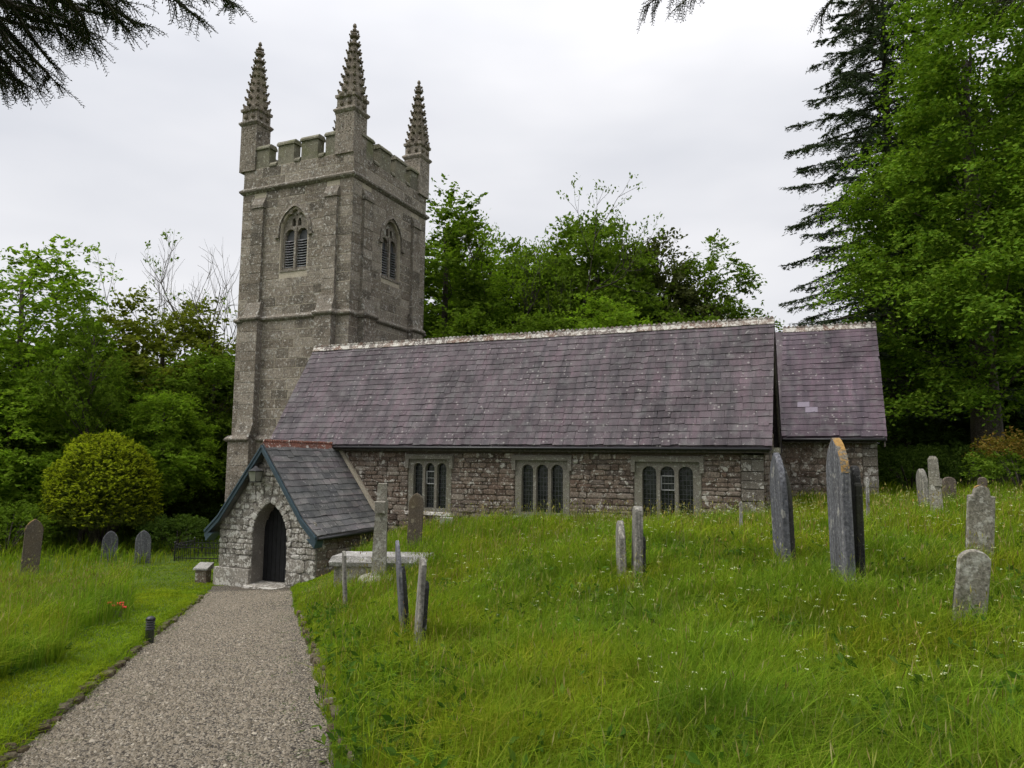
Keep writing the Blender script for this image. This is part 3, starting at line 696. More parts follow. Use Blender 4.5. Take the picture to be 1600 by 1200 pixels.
# aisle windows
def aisle_window(x, w, casement):
    a0, a1, z0, z1 = win_rect(x, w)
    k = w/1.8; lw, mu = .182*k, .46*k
    hs = [roundhead(x+i*mu, lw, z0+.11, 1.30, .17) for i in (-1, 0, 1)]
    o = part('window', plate([(a0-.001, z0), (a1+.001, z0), (a1+.001, z1+.001), (a0-.001, z1+.001)], hs, -.015, .30), m_frame)
    h = MB().box(x-w/2-.02, x+w/2+.02, -.12, .02, WZ1-.13, WZ1-.02).box(x-w/2-.02, x+w/2+.02, -.07, .02, WZ1-.021, WZ1+.03)
    for s in (-1, 1): h.box(x+s*(w/2-.035)-.055, x+s*(w/2-.035)+.055, -.11, .02, WZ1-.42, WZ1-.131)
    obj('hood_mould', h.mesh('hood_mould'), m_frame, o)
    obj('sill', MB().hexa([(a0-.06, -.10, z0-.10), (a1+.06, -.10, z0-.10), (a1+.06, .05, z0-.10), (a0-.06, .05, z0-.10), (a0-.06, -.08, z0-.03), (a1+.06, -.08, z0-.03), (a1+.06, .05, z0+.03), (a0-.06, .05, z0+.03)]).mesh('sill'), m_porch_stone, o)
    for i in (-1, 0, 1):
        c = x+i*mu
        gl = obj('pane', MB().add([(c-lw-.01, .13, z0+.1), (c+lw+.01, .13, z0+.1), (c+lw+.01, .13, 1.49), (c-lw-.01, .13, 1.49)], [(0, 1, 2, 3)]).mesh('pane'), m_glass, o)
        le = MB()
        for q in range(1, 4): xx = c-lw+2*lw*q/4; le.box(xx-.006, xx+.006, .118, .128, z0+.1, 1.48)
        for q in range(1, 11): zz = z0+.1+(1.48-z0-.1)*q/11; le.box(c-lw, c+lw, .119, .127, zz-.006, zz+.006)
        obj('lead_cames', le.mesh('lead_cames'), m_lead, o, kind='stuff')
        if i == 0 and casement:
            f = MB(); t = .022; zb, zt = .82, 1.22
            f.box(c-lw, c+lw, .07, .117, zb, zb+t).box(c-lw, c+lw, .07, .117, zt-t, zt).box(c-lw, c-lw+t, .07, .117, zb, zt).box(c+lw-t, c+lw, .07, .117, zb, zt).box(c-lw, c+lw, .09, .117, 1.0, 1.012)
            obj('casement_frame', f.mesh('casement_frame'), m_whiteframe, o)
for i, (x, w) in enumerate(WIN): aisle_window(x, w, i != 1)

# --- main nave and chancel
CX0, CX1, CY, CEZ, CRY, CRZ = 16.02, 18.62, 4.31, 2.40, 6.775, 6.147
ch = part('chancel_south_wall', MB().box(AL-1, CX1, CY, CY+.6, -2.6, CEZ-.12).mesh('chancel_south_wall'), m_rubble_mortar)
PC = Pieces(); lay(PC, RUB, (0, CY, 0), (1, 0, 0), (0, -1, 0), AL+.05, CX1-.4, .1, CEZ-.15, (.11, .24), (.18, .5), .04, vj=.08, rng=rw); PC.emit('stone', ch, m_rubble, 150, 'rubble_stones')
PC = Pieces(); lay(PC, ASH, (0, CY, 0), (1, 0, 0), (0, -1, 0), CX1-.4, CX1+.01, .1, CEZ-.15, (.22, .34), (.4, .45), .05, vj=.04, rng=rw); PC.emit('stone', ch, m_quoin, 40)
cg = [(CY, -2.6), (2*CRY-CY, -2.6), (2*CRY-CY, CEZ-.1), (CRY, CRZ-.25), (CY, CEZ-.1)]
part('chancel_east_gable', prismx([(y if y > CY else CY+.6, z) for y, z in cg], CX1-.5, CX1-.003).mesh('chancel_east_gable'), m_rubble)
part('nave_north_wall', MB().box(0, CX1-.5, 2*CRY-CY-.6, 2*CRY-CY, -2.6, CEZ-.12).mesh('nave_north_wall'), m_rubble)
CEO = CY-.3
croof = part('chancel_roof', gable_roof(CX0, CX1+.25, CEO, CEZ, CRY, CRZ).mesh('chancel_roof'), m_slate2)
part('nave_roof', gable_roof(.3, CX0-.03, CEO, CEZ, CRY, CRZ).mesh('nave_roof'), m_slate)
sl2 = math.hypot(CRY-CEO, CRZ-CEZ); nS2 = (0, -(CRZ-CEZ)/sl2, (CRY-CEO)/sl2)
PR = Pieces(); lay_slates(PR, (0, CEO, CEZ-.025), (1, 0, 0), nS2, CX0-.05, CX1+.26, sl2, .232, (.22, .40), .036, rw)
pale = [(17.0, 5), (17.22, 4)]
keep = Pieces()
for me, mt in PR.items:
    keep.put(me, mt)
keep.emit('slate', croof, m_slate2, 300)
for q, (px_, k_) in enumerate(((16.62, 5), (16.85, 4))):
    o_ = Vector((px_, CEO, CEZ-.025))+Vector((0, (CRY-CEO)/sl2, (CRZ-CEZ)/sl2))*(k_*.232+.01)+Vector(nS2)*.032
    obj('replacement_slate', SLA[q], m_slate_new, croof, mtx=frame_mtx(o_, (1, 0, 0), nS2, .36, .012, .22))
PR = Pieces(); lay_slates(PR, (0, 2*CRY-CEO, CEZ-.025), (-1, 0, 0), (0, -nS2[1], nS2[2]), -CX1-.26, -CX0, sl2, .232, (.25, .4), .026, rw); PR.emit('slate', croof, m_slate2, 0, 'north_slates')
ridge_run(croof, CX0-.05, CX1+.26, CRY, CRZ+.06, .42, m_ridge, True, 1)
part('bargeboard', verge(CX1+.17, CX1+.215, CEO, CEZ, CRY, CRZ, .15).mesh('bargeboard'), m_weathered)
part('eaves_gutter', MB().tube([(CX0, CEO-.03, CEZ-.10), (CX1+.22, CEO-.03, CEZ-.10)], .04, 8).mesh('eaves_gutter', True), m_black)
part('soffit', MB().box(CX0, CX1, CEO+.03, CY+.02, CEZ-.2, CEZ-.17).mesh('soffit'), m_weathered)

# --- porch
PX, PYF, PRZ = 2.40, -3.20, 1.99
PX0, PX1 = .70, 4.22
DX, DHW, DZS, DR = 2.57, .62, -.62, .93
PB0 = -2.35
def gab_half(z):   # half width of the gable under the roof at height z
    return (1.80-z)/1.342 if z > -.05 else 99
gp = [(PX0, PB0), (PX1, PB0), (PX1, -.48), (PX+1.45, -.12), (PX, 1.80), (PX-1.45, -.12), (PX0, -.48)]
pw = part('porch_gable_wall', plate(gp, [pointed(DX, DHW, PB0+.02, DZS, DR)], PYF, PYF+.62), m_porch_mortar)
def pexcl(v0, v1):
    z = (v0+v1)/2; r = (DHW**2+DR**2)/(2*DHW)+.2
    if z < DZS: hw = DHW+.0
    else:
        q = r*r-(z-DZS)**2; hw = DHW-(DHW**2+DR**2)/(2*DHW)+math.sqrt(q) if q > 0 else 0
    return [(DX-hw, DX+hw)] if hw > .02 else []
def plim(v0, v1):
    g = gab_half(v1); return max(PX0, PX-g), min(PX1, PX+g)
PP = Pieces()
lay(PP, RUB, (0, PYF, 0), (1, 0, 0), (0, -1, 0), PX0, PX1, PB0, DZS-.6, (.28, .40), (.3, .7), .04, pexcl, plim, vj=.05, rng=rw)
lay(PP, RUB, (0, PYF, 0), (1, 0, 0), (0, -1, 0), PX0, PX1, DZS-.6, 1.7, (.12, .26), (.14, .42), .045, pexcl, plim, vj=.12, rng=rw)
# voussoirs
rad = (DHW**2+DR**2)/(2*DHW); a1 = math.asin(DR/rad)
for s in (-1, 1):
    for i in range(6):
        a = a1*(i+.5)/6; ln = rad*a1/6*1.12
        cxx = DX+s*(DHW-rad+(rad+.09)*math.cos(a)); cz = DZS+(rad+.09)*math.sin(a)
        u = Vector((-s*math.sin(a), 0, math.cos(a)))*s
        PP.put(rw.choice(RUB), frame_mtx((cxx, PYF, cz), u, (0, -1, 0), ln, .06, .2))
PP.emit('stone', pw, m_porch_stone, 300, 'rubble_stones')
part('plinth', MB().box(PX0-.1, DX-DHW-.02, PYF-.1, PYF+.3, PB0, -1.62).mesh('plinth'), m_porch_stone)
ew = part('porch_east_wall', MB().box(PX1-.5, PX1-.003, PYF+.62, -.001, PB0, -.42).mesh('porch_east_wall'), m_rubble_mortar)
PP = Pieces(); lay(PP, RUB, (PX1-.003, 0, 0), (0, 1, 0), (1, 0, 0), PYF+.02, -.02, -1.95, -.5, (.12, .24), (.25, .6), .05, vj=.08, rng=rw); PP.emit('stone', ew, m_rubble, 120)
part('porch_west_wall', MB().box(PX0, PX0+.5, PYF+.62, -.001, PB0, -.42).mesh('porch_west_wall'), m_rubble)
part('porch_floor', MB().box(PX0+.5, PX1-.5, PYF+.1, -.01, PB0, -2.02).mesh('porch_floor'), m_porch_stone)
# porch roof with a bell-cast kick at the eaves
A, B_, C_ = (PX, PRZ), (PX+1.52, -.05), (PX+2.02, -.51)
VY0, VY1 = -3.47, -.02
def porch_slope(s):
    b = MB(); pts = [(PX+s*(x-PX), z) for x, z in (A, B_, C_)]
    lo = [(x, z-.13) for x, z in pts]
    V = [(x, VY0+.02, z-.03) for x, z in pts]+[(x, VY0+.02, z) for x, z in lo]+[(x, VY1, z-.03) for x, z in pts]+[(x, VY1, z) for x, z in lo]
    F = [(0, 6, 7, 1), (1, 7, 8, 2), (2, 8, 11, 5), (5, 11, 10, 4), (4, 10, 9, 3), (0, 1, 4, 3), (1, 2, 5, 4), (6, 9, 10, 7), (7, 10, 11, 8)]
    if s > 0: F = [f[::-1] for f in F]
    return b.add(V, F)
pr = part('porch_roof', porch_slope(1).mesh('porch_roof'), m_slate3)
part('porch_roof', porch_slope(-1).mesh('porch_roof'), m_slate3)
PP = Pieces(); PWst = Pieces()
for (p, q) in ((C_, B_), (B_, A)):
    L = math.hypot(p[0]-q[0], p[1]-q[1]); n = ((q[1]-p[1])/L, 0, (p[0]-q[0])/L)
    e = L/round(L/.215)
    lay_slates(PP, (p[0], 0, p[1]-.025), (0, 1, 0), n, VY0, VY1, L, e, (.2, .36), .032, rw)
    lay_slates(PWst, (2*PX-p[0], 0, p[1]-.025), (0, -1, 0), (-n[0], 0, n[2]), -VY1, -VY0, L, e, (.2, .36), .022, rw)
PP.emit('slate', pr, m_slate3, 300); PWst.emit('slate', pr, m_slate3, 0, 'west_slates')
u = ridge_unit(.38, True, 4)
for i in range(9):
    obj('ridge_tile', u, m_ridge_red, pr, (PX, VY0+.02+(i+.5)*.385, PRZ+.03), (0, 0, R_(90)+rw.uniform(-.02, .02)))
fl = MB(); fl.prism([(A[0], A[1]+.06), (B_[0], B_[1]+.06), (C_[0], C_[1]+.06), (C_[0]+.06, C_[1]+.14), (B_[0]+.08, B_[1]+.16), (A[0]+.1, A[1]+.1)][::-1], -.14, -.02)
part('flashing', fl.mesh('flashing'), m_mortar)
part('porch_gutter', MB().tube([(C_[0]+.03, VY0+.05, C_[1]-.1), (C_[0]+.03, -.05, C_[1]-.1)], .05, 8).mesh('porch_gutter', True), m_black)
for s in (-1, 1):
    def board(w0, w1, y0, y1):
        pts = [(PX+s*(x-PX), z) for x, z in (A, B_, C_)]
        up = [(x, z-w0) for x, z in pts]; lo = [(x, z-w1) for x, z in pts]
        V = [(x, y0, z) for x, z in up+lo]+[(x, y1, z) for x, z in up+lo]
        F = [(0, 1, 4, 3), (1, 2, 5, 4), (0, 6, 7, 1), (1, 7, 8, 2), (2, 8, 11, 5), (5, 11, 10, 4), (4, 10, 9, 3), (9, 10, 7, 6), (10, 11, 8, 7), (3, 9, 6, 0)]
        if s > 0: F = [f[::-1] for f in F]
        return MB().add(V, F)
    bb = part('bargeboard', board(.045, .24, VY0-.035, VY0+.018).mesh('bargeboard'), m_blue)
    obj('fillet', board(.03, .10, VY0-.065, VY0-.036).mesh('fillet'), m_blue, bb)
    ex = PX+s*2.0
    obj('eaves_bracket', MB().prism([(ex-.03, -.86) if s > 0 else (ex-.0, -.74), (ex+.0, -.74) if s > 0 else (ex+.03, -.86), (ex+(0 if s > 0 else .3), -.62), (ex-(.3 if s > 0 else 0), -.62)], VY0-.03, PYF+.05).mesh('eaves_bracket'), m_blue, bb)
# porch door
dz0 = -1.98
door = part('door', MB().box(DX-DHW-.05, DX+DHW+.05, PYF+.50, PYF+.53, dz0, .45).mesh('door'), m_doorwood)
for i in range(8):
    w = 2*DHW/8; x = DX-DHW+(i+.5)*w; q = abs(x-DX); zt = DZS+math.sqrt(max(0, rad**2-(q+rad-DHW)**2))
    obj('plank', MB().box(x-w/2+.006, x+w/2-.006, PYF+.455, PYF+.501, dz0, zt-.01).mesh('plank'), m_doorwood, door)
obj('door_handle', MB().tube([(DX+.42, PYF+.44, -.95), (DX+.42, PYF+.40, -.95), (DX+.42, PYF+.40, -1.08), (DX+.42, PYF+.44, -1.08)], .012, 6).mesh('door_handle'), m_black, door)
part('doorstep', MB().hexa([(DX-DHW-.05, PYF-.35, -2.3), (DX+DHW+.05, PYF-.35, -2.3), (DX+DHW-.01, PYF+.5, -2.3), (DX-DHW+.01, PYF+.5, -2.3), (DX-DHW-.03, PYF-.33, -2.03), (DX+DHW+.03, PYF-.33, -2.05), (DX+DHW-.01, PYF+.5, -2.0), (DX-DHW+.01, PYF+.5, -2.0)]).mesh('doorstep'), m_porch_stone)

# ------------------------------------------------------------------ path edging and loose gravel
rg = random.Random(5); nr = np.random.default_rng(3)
m_edge = stone_mat('earthy_edging', [(.06,.042,.026), (.085,.062,.04), (.11,.088,.062)], (.22,.21,.17), .25, 6., 40., .7, .35, .5)
def edging(v0, s0, s1, step, big):
    s = s0
    while s < s1:
        L = rg.uniform(*step); sm = s+L/2; v = v0 if v0 else float(PWR(sm))+.1; q = PS+PD*sm+PN*(v+rg.uniform(-.03, .03)); zz = float(base(*q))
        h = rg.uniform(*big)
        u = Vector((PD[0], PD[1], .094)).normalized(); n = Vector((PN[0], PN[1], 0))*(1 if v < 0 else -1)
        if v > 0: u = -u
        obj('edging_stone', rg.choice(RUB), m_edge, path_o, mtx=frame_mtx((q[0], q[1], zz+h*.42+rg.uniform(-.02, .015)), u, n, L*.97, rg.uniform(.05, .12), h))
        s += L
edging(-PW-.08, .9, 17.2, (.09, .28), (.05, .11)); edging(None, 6.0, 15.6, (.14, .36), (.07, .15))
n = 70000
dd = 4.2+(nr.random(n)**1.45)*18
# positions along the path weighted to the near end
ss = 21.2-dd*.98; ss = ss+nr.uniform(-.3, .3, n); vv = nr.uniform(-PW, PW, n)
ss = np.clip(ss, -.9, 17.6); vv = np.where(vv > 0, vv/PW*PWR(ss), vv)
px = PS[0]+PD[0]*ss+PN[0]*vv; py = PS[1]+PD[1]*ss+PN[1]*vv
ok = py < PYF-.4
px, py, vv = px[ok], py[ok], vv[ok]; n = len(px)
pzv = base(px, py)+.006+.02*np.clip(1-(vv/PW)**2, 0, 1)
r = nr.uniform(.007, .017, n)*np.where(nr.random(n) < .06, 1.6, 1)
a = nr.uniform(0, 6.28, n); K = 5
ang = a[:, None]+np.arange(K)[None]*2*math.pi/K
rr = r[:, None]*nr.uniform(.7, 1.25, (n, K))
Vr = np.stack([px[:, None]+np.cos(ang)*rr, py[:, None]+np.sin(ang)*rr, np.repeat((pzv-.003)[:, None], K, 1)], -1)
Vt = np.stack([px+nr.uniform(-.3, .3, n)*r, py+nr.uniform(-.3, .3, n)*r, pzv+r*nr.uniform(.5, 1.0, n)], -1)[:, None]
Vp = np.concatenate([Vr, Vt], 1).reshape(-1, 3); b0 = (np.arange(n)*(K+1))[:, None, None]
Fp = (b0+np.array([[i, (i+1) % K, K] for i in range(K)])[None]).reshape(-1, 3)
obj('gravel', mesh_np('gravel', Vp, Fp, False), m_pebble, kind='stuff', label='loose grey brown gravel spread along the churchyard path', cat='gravel')

# ------------------------------------------------------------------ headstones and other churchyard things
m_hs_grey = stone_mat('grey_slate_headstone', [(.082,.085,.096), (.115,.116,.125)], (.26,.255,.235), .3, 5., 26., .4, 0, .3, streak=.8)
m_hs_brown = stone_mat('brown_headstone', [(.085,.068,.052), (.11,.09,.07)], (.24,.21,.15), .3, 6., 40., .4, .25, .4, (.14, .10, .035))
m_hs_pale = stone_mat('pale_granite_headstone', [(.20,.185,.15), (.24,.225,.185)], (.42,.41,.36), .6, 7., 34., .6, .25, .4)
m_hs_black = stone_mat('near_black_stone', [(.02,.02,.02), (.035,.034,.032)], (.15,.15,.14), .2, 9., 40., .4, .2, .5)
m_hs_wood = stone_mat('split_grey_slate', [(.17,.16,.14), (.21,.20,.175)], (.32,.31,.27), .4, 3.5, 30., .8, .1, .4, streak=.9)
m_lichen = stone_mat('orange_lichen_crust', [(.12,.11,.09), (.15,.13,.10)], (.33,.19,.05), 1.15, 9., 40., .5)
def top_profile(style, w, h):
    hw = w/2
    if style == 'gothic':
        return [(-hw, 0), (hw, 0)]+pointed(0, hw, 0, h-hw*1.5, hw*1.5, 8)[2:]
    if style == 'round':
        return [(-hw, 0), (hw, 0)]+[(hw*math.cos(math.pi*i/12), h-hw*.85+hw*.85*math.sin(math.pi*i/12)) for i in range(13)]
    if style == 'shoulder':
        s = hw*.62
        return [(-hw, 0), (hw, 0), (hw, h-s*1.5), (hw*.93, h-s*1.35), (s*1.02, h-s*1.3)]+[(s*math.cos(math.pi*i/10), h-s+s*math.sin(math.pi*i/10)) for i in range(11)]+[(-s*1.02, h-s*1.3), (-hw*.93, h-s*1.35), (-hw, h-s*1.5)]
    if style == 'taper':
        return [(-hw, 0), (hw, 0), (hw*.86, h*.55), (hw*.72, h*.96), (hw*.4, h), (-hw*.4, h*.995), (-hw*.72, h*.95), (-hw*.86, h*.5)]
    if style == 'split':
        return [(-hw, 0), (hw, 0), (hw*.97, h*.8), (hw*.6, h*.93), (hw*.2, h), (-hw*.3, h*.96), (-hw*.75, h*.86), (-hw, h*.7)]
    return [(-hw, 0), (hw, 0), (hw, h), (-hw, h)]
def headstone(name, x, y, face, lean_side, lean_back, w, h, t, style, mat, label, group='headstones in the churchyard', bury=.3, lichen=None, edge=None, cat='headstone'):
    """face: azimuth in degrees of the outward normal of the face"""
    z = float(H(x, y))
    root = obj(name, None, None, None, (x, y, z), (R_(lean_back), R_(lean_side), R_(face+90)), label=label, cat=cat, group=group)
    root.rotation_mode = 'XYZ'
    pr_ = [(px_, pz_-bury) for px_, pz_ in top_profile(style, w, h+bury)]
    bm = bmesh.new(); vv_ = [bm.verts.new((p, -t/2, q)) for p, q in pr_]; f = bm.faces.new(vv_)
    r_ = bmesh.ops.extrude_face_region(bm, geom=[f], use_keep_orig=True)
    bmesh.ops.translate(bm, verts=[g for g in r_['geom'] if isinstance(g, bmesh.types.BMVert)], vec=(0, t, 0))
    bmesh.ops.recalc_face_normals(bm, faces=bm.faces)
    ed = [e for e in bm.edges if len(e.link_faces) == 2 and e.calc_face_angle(0) > 1.0]
    bmesh.ops.bevel(bm, geom=ed, offset=min(.012, t*.18), segments=1, affect='EDGES')
    m = bpy.data.meshes.new('slab'); bm.to_mesh(m); bm.free()
    obj('slab', m, mat, root)
    if edge:      # a thin near-black leaf standing behind the face
        e = MB(); pr2 = [(p*.94, -bury+(q+bury)*edge[1]) for p, q in pr_]
        e.prism(pr2, t/2+.002, t/2+edge[0]); obj('rear_leaf', e.mesh('rear_leaf'), m_hs_black, root)
    if lichen:
        e = MB(); P2 = [(p, q) for p, q in pr_[2:] if q > h-lichen]
        for (xa, za), (xb, zb) in zip(P2[:-1], P2[1:]):
            c = math.hypot(xb-xa, zb-za)
            if c < 1e-4: continue
            nx, nz_ = (zb-za)/c, -(xb-xa)/c
            e.hexa([(xa, -t/2+.004, za), (xb, -t/2+.004, zb), (xb, t/2-.004, zb), (xa, t/2-.004, za), (xa+nx*.006, -t/2+.006, za+nz_*.006), (xb+nx*.006, -t/2+.006, zb+nz_*.006), (xb+nx*.006, t/2-.006, zb+nz_*.006), (xa+nx*.006, t/2-.006, za+nz_*.006)])
        obj('lichen', e.mesh('lichen'), m_lichen, root)
    return root
# left of the path
headstone('headstone', -4.25, -5.54, -30, 2, 2, .46, 1.72, .09, 'gothic', m_hs_brown, 'brown arched headstone with ochre lichen rim in tall grass left of the path', lichen=.5)
headstone('headstone', -5.9, -1.7, -40, 2, 0, .50, 1.05, .09, 'gothic', m_hs_grey, 'smaller of the two grey arched headstones before the clipped golden bush')
headstone('headstone', -4.65, -1.35, -42, -1, 0, .50, 1.12, .09, 'gothic', m_hs_grey, 'larger of the two grey arched headstones before the clipped golden bush')
headstone('headstone', -6.9, 2.76, -40, 0, 0, .36, .42, .08, 'shoulder', m_hs_grey, 'tiny grey headstone behind the iron railing left of the porch')
# beside the path, seen edge on
headstone('headstone', 9.47, -9.0, 126+90+4, 1, 3, .5, 1.08, .055, 'taper', m_hs_wood, 'thin tapering grey headstone seen edge on before the chest tomb')
headstone('headstone', 12.44, -11.88, 122+90+4, 2, 5, .55, 1.3, .045, 'gothic', m_hs_grey, 'slim dark slate headstone, left and taller of a V shaped pair by the path', edge=(.05, .8))
headstone('headstone', 13.05, -12.61, 121+90+4, 0, -3, .5, 1.12, .055, 'taper', m_hs_wood, 'slim pale slate headstone, right and shorter of a V shaped pair by the path', edge=(.045, .82))
headstone('headstone', 8.0, -4.3, -64, 2, 1, .36, 1.38, .09, 'gothic', m_hs_brown, 'narrow brown pointed headstone standing in front of the first aisle window')
headstone('headstone', 14.52, -9.39, 104.9+90+8, 1, 2, .45, .90, .09, 'split', m_hs_wood, 'shorter of two split grey slate headstones on the lawn before the aisle')
headstone('headstone', 14.77, -9.53, 103.7+90+8, -1, -1, .45, 1.10, .11, 'taper', m_hs_wood, 'taller of two split grey slate headstones on the lawn before the aisle', edge=(.04, .7))
headstone('headstone', 16.66, -8.84, 93.1+90+12, 1, 2, .75, 1.66, .085, 'gothic', m_hs_grey, 'tall leaning slate headstone in front of the aisle corner and downpipe', edge=(.06, .9))
headstone('headstone', 17.40, -10.55, 89+90+16, 0, 1, .62, 1.84, .10, 'gothic', m_hs_grey, 'tallest slate headstone with orange lichen crown, before the chancel wall', lichen=.42)
r2 = headstone('headstone', 17.56, -10.28, 89+90+8, 0, 0, .5, 1.5, .08, 'shoulder', m_hs_black, 'dark shouldered headstone close behind the tallest slate headstone')
headstone('headstone', 19.24, -.95, 83.9+90+20, -2, 2, .4, 1.05, .12, 'gothic', m_hs_wood, 'small grey headstone left of the pale pillar before the dark trees')
headstone('headstone', 20.0, 1.26, -80, 2, 0, .30, .75, .1, 'round', m_hs_brown, 'dim brown headstone right of the pale pillar under the trees')
headstone('headstone', 20.75, 1.7, -86, 5, 0, .2, .7, .1, 'round', m_hs_brown, 'slim dim headstone in shade before the orange topped shrub')
headstone('headstone', 18.95, -9.04, -80, 3, 3, .30, 1.10, .07, 'shoulder', m_hs_pale, 'pale shouldered headstone with ochre lichen top, farther of the right pair', lichen=.06, edge=(.03, .75))
headstone('headstone', 18.36, -12.1, -78, 5, 5, .26, .80, .06, 'round', m_hs_pale, 'short rounded pale headstone leaning in long grass, nearest of all', edge=(.03, .74))
# pale pillar
def pillar(x, y):
    z = float(H(x, y)); root = obj('grave_pillar', None, None, None, (x, y, z), (0, R_(-2), R_(-8)), label='pale tapering granite grave pillar before the dark trees', cat='grave pillar')
    obj('shaft', MB().hexa([(-.13, -.11, -.3), (.13, -.11, -.3), (.13, .11, -.3), (-.13, .11, -.3), (-.09, -.08, 1.27), (.09, -.08, 1.27), (.09, .08, 1.27), (-.09, .08, 1.27)]).hexa([(-.09, -.08, 1.27), (.09, -.08, 1.27), (.09, .08, 1.27), (-.09, .08, 1.27), (-.05, -.05, 1.33), (.05, -.05, 1.33), (.05, .05, 1.33), (-.05, .05, 1.33)]).mesh('shaft'), m_hs_pale, root)
    obj('arm', MB().box(.0, .13, -.12, .05, .72, .87).mesh('arm'), m_hs_pale, root)
pillar(19.29, -2.61)
def stake(x, y, h, label):
    z = float(H(x, y)); b = MB().hexa([(-.03, -.03, -.2), (.03, -.03, -.2), (.03, .03, -.2), (-.03, .03, -.2), (-.024, -.024, h), (.024, -.024, h), (.024, .024, h+.01), (-.024, .024, h+.01)]).hexa([(-.024, -.024, h), (.024, -.024, h), (.024, .024, h+.01), (-.024, .024, h+.01), (-.006, -.006, h+.04), (.006, -.006, h+.04), (.006, .006, h+.04), (-.006, .006, h+.04)])
    obj('marker_post', b.mesh('marker_post'), m_paleledge, None, (x, y, z), (0, R_(rg.uniform(-2, 2)), .3), label=label, cat='post', group='pale marker posts in the grass')
stake(15.66, -4.63, .62, 'short whitish marker post in grass below the aisle corner')
stake(17.99, -3.05, .95, 'slender pale marker post in front of the chancel wall')
# cross and chest tomb
def cross(x, y):
    z = float(H(x, y)); root = obj('stone_cross', None, None, None, (x, y, z), (R_(1), R_(1), R_(28)), label='weathered granite grave cross standing before the chest tomb', cat='stone cross')
    obj('shaft', MB().hexa([(-.16, -.14, -.2), (.16, -.14, -.2), (.16, .14, -.2), (-.16, .14, -.2), (-.115, -.105, 1.58), (.115, -.105, 1.58), (.115, .105, 1.58), (-.115, .105, 1.58)]).mesh('shaft'), m_hs_pale, root)
    obj('head', MB().hexa([(-.11, -.10, 1.579), (.11, -.10, 1.579), (.11, .10, 1.579), (-.11, .10, 1.579), (-.09, -.09, 2.1), (.09, -.09, 2.1), (.09, .09, 2.1), (-.09, .09, 2.1)]).mesh('head'), m_hs_pale, root)
    obj('arms', MB().box(-.10, .10, -.42, .42, 1.52, 1.74).mesh('arms'), m_frame, root)
    obj('base', MB().box(-.42, .42, -.36, .36, -.3, .12).hexa([(-.40, -.34, .121), (.40, -.34, .121), (.40, .34, .121), (-.40, .34, .121), (-.24, -.2, .2), (.24, -.2, .2), (.24, .2, .2), (-.24, .2, .2)]).mesh('base'), m_hs_pale, root)
cross(8.55, -6.62)
def tomb(x, y, rz):
    z = float(H(x, y)); root = obj('chest_tomb', None, None, None, (x, y, z-.05), (0, R_(-1), rz), label='low lichened chest tomb with thick overhanging granite slab', cat='chest tomb')
    zt = .50
    V = []; rr_ = random.Random(4); nx_, ny_ = 10, 4
    obj('slab', MB().hexa([(-1.05, -.46, zt-.21), (1.05, -.46, zt-.21), (1.05, .46, zt-.21), (-1.05, .46, zt-.21), (-1.08, -.49, zt-.12), (1.08, -.49, zt-.12), (1.08, .49, zt-.12), (-1.08, .49, zt-.12)]).hexa([(-1.08, -.49, zt-.12), (1.08, -.49, zt-.12), (1.08, .49, zt-.12), (-1.08, .49, zt-.12), (-1.02, -.43, zt), (1.02, -.43, zt), (1.02, .43, zt), (-1.02, .43, zt)]).mesh('slab'), m_paleledge, root)
    for xx in (-.93, .93): obj('end_stone', MB().box(xx-.08, xx+.08, -.34, .34, -.6, zt-.211).mesh('end_stone'), m_hs_pale, root)
    for yy in (-.37, .37): obj('side_stone', MB().box(-.849, .849, yy-.05, yy+.05, -.6, zt-.212).mesh('side_stone'), m_hs_pale, root)
tomb(8.2, -5.9, R_(15))
# pedestal left of the porch
def pedestal(x, y):
    z = float(H(x, y)); root = obj('stone_pedestal', None, None, None, (x, y, z), (0, 0, R_(18)), label='small grey stone pedestal with sloping slate top beside the porch', cat='pedestal')
    obj('block', MB().box(-.17, .17, -.15, .15, -.2, .38).mesh('block'), m_rubble, root)
    obj('top', MB().hexa([(-.22, -.2, .381), (.22, -.2, .381), (.22, .2, .381), (-.22, .2, .381), (-.22, -.2, .43), (.22, -.2, .43), (.22, .2, .56), (-.22, .2, .56)]).mesh('top'), m_paleledge, root)
pedestal(.0, -3.1)
# iron railing
def railing(x, y):
    z = float(H(x, y)); root = obj('tomb_railing', None, None, None, (x, y, z), (0, 0, R_(20)), label='low black iron railing round a grave left of the porch', cat='railing')
    L, D_, h = 2.3, 1.4, .55
    for (x0, y0, x1, y1) in ((0, 0, L, 0), (0, D_, L, D_), (0, 0, 0, D_), (L, 0, L, D_)):
        for zz in (.1, h-.08): obj('rail', MB().box(min(x0, x1)-.015, max(x0, x1)+.015, min(y0, y1)-.015, max(y0, y1)+.015, zz, zz+.03).mesh('rail'), m_black, root)
    bar = MB().tube([(0, 0, 0), (0, 0, h)], .011, 5); bar.add(ICV*np.array([.022, .022, .04])+np.array([0, 0, h+.02]), ICF); bm_ = bar.mesh('bar')
    post = MB().tube([(0, 0, -.1), (0, 0, h+.06)], .026, 6); post.add(ICV*.045+np.array([0, 0, h+.1]), ICF); pm_ = post.mesh('post')
    for yy in (0, D_):
        for i in range(1, 16): obj('bar', bm_, m_black, root, (L*i/16, yy, 0))
    for xx in (0, L):
        for i in range(1, 10): obj('bar', bm_, m_black, root, (xx, D_*i/10, 0))
        for yy in (0, D_): obj('post', pm_, m_black, root, (xx, yy, 0))
railing(-4.15, -.45)
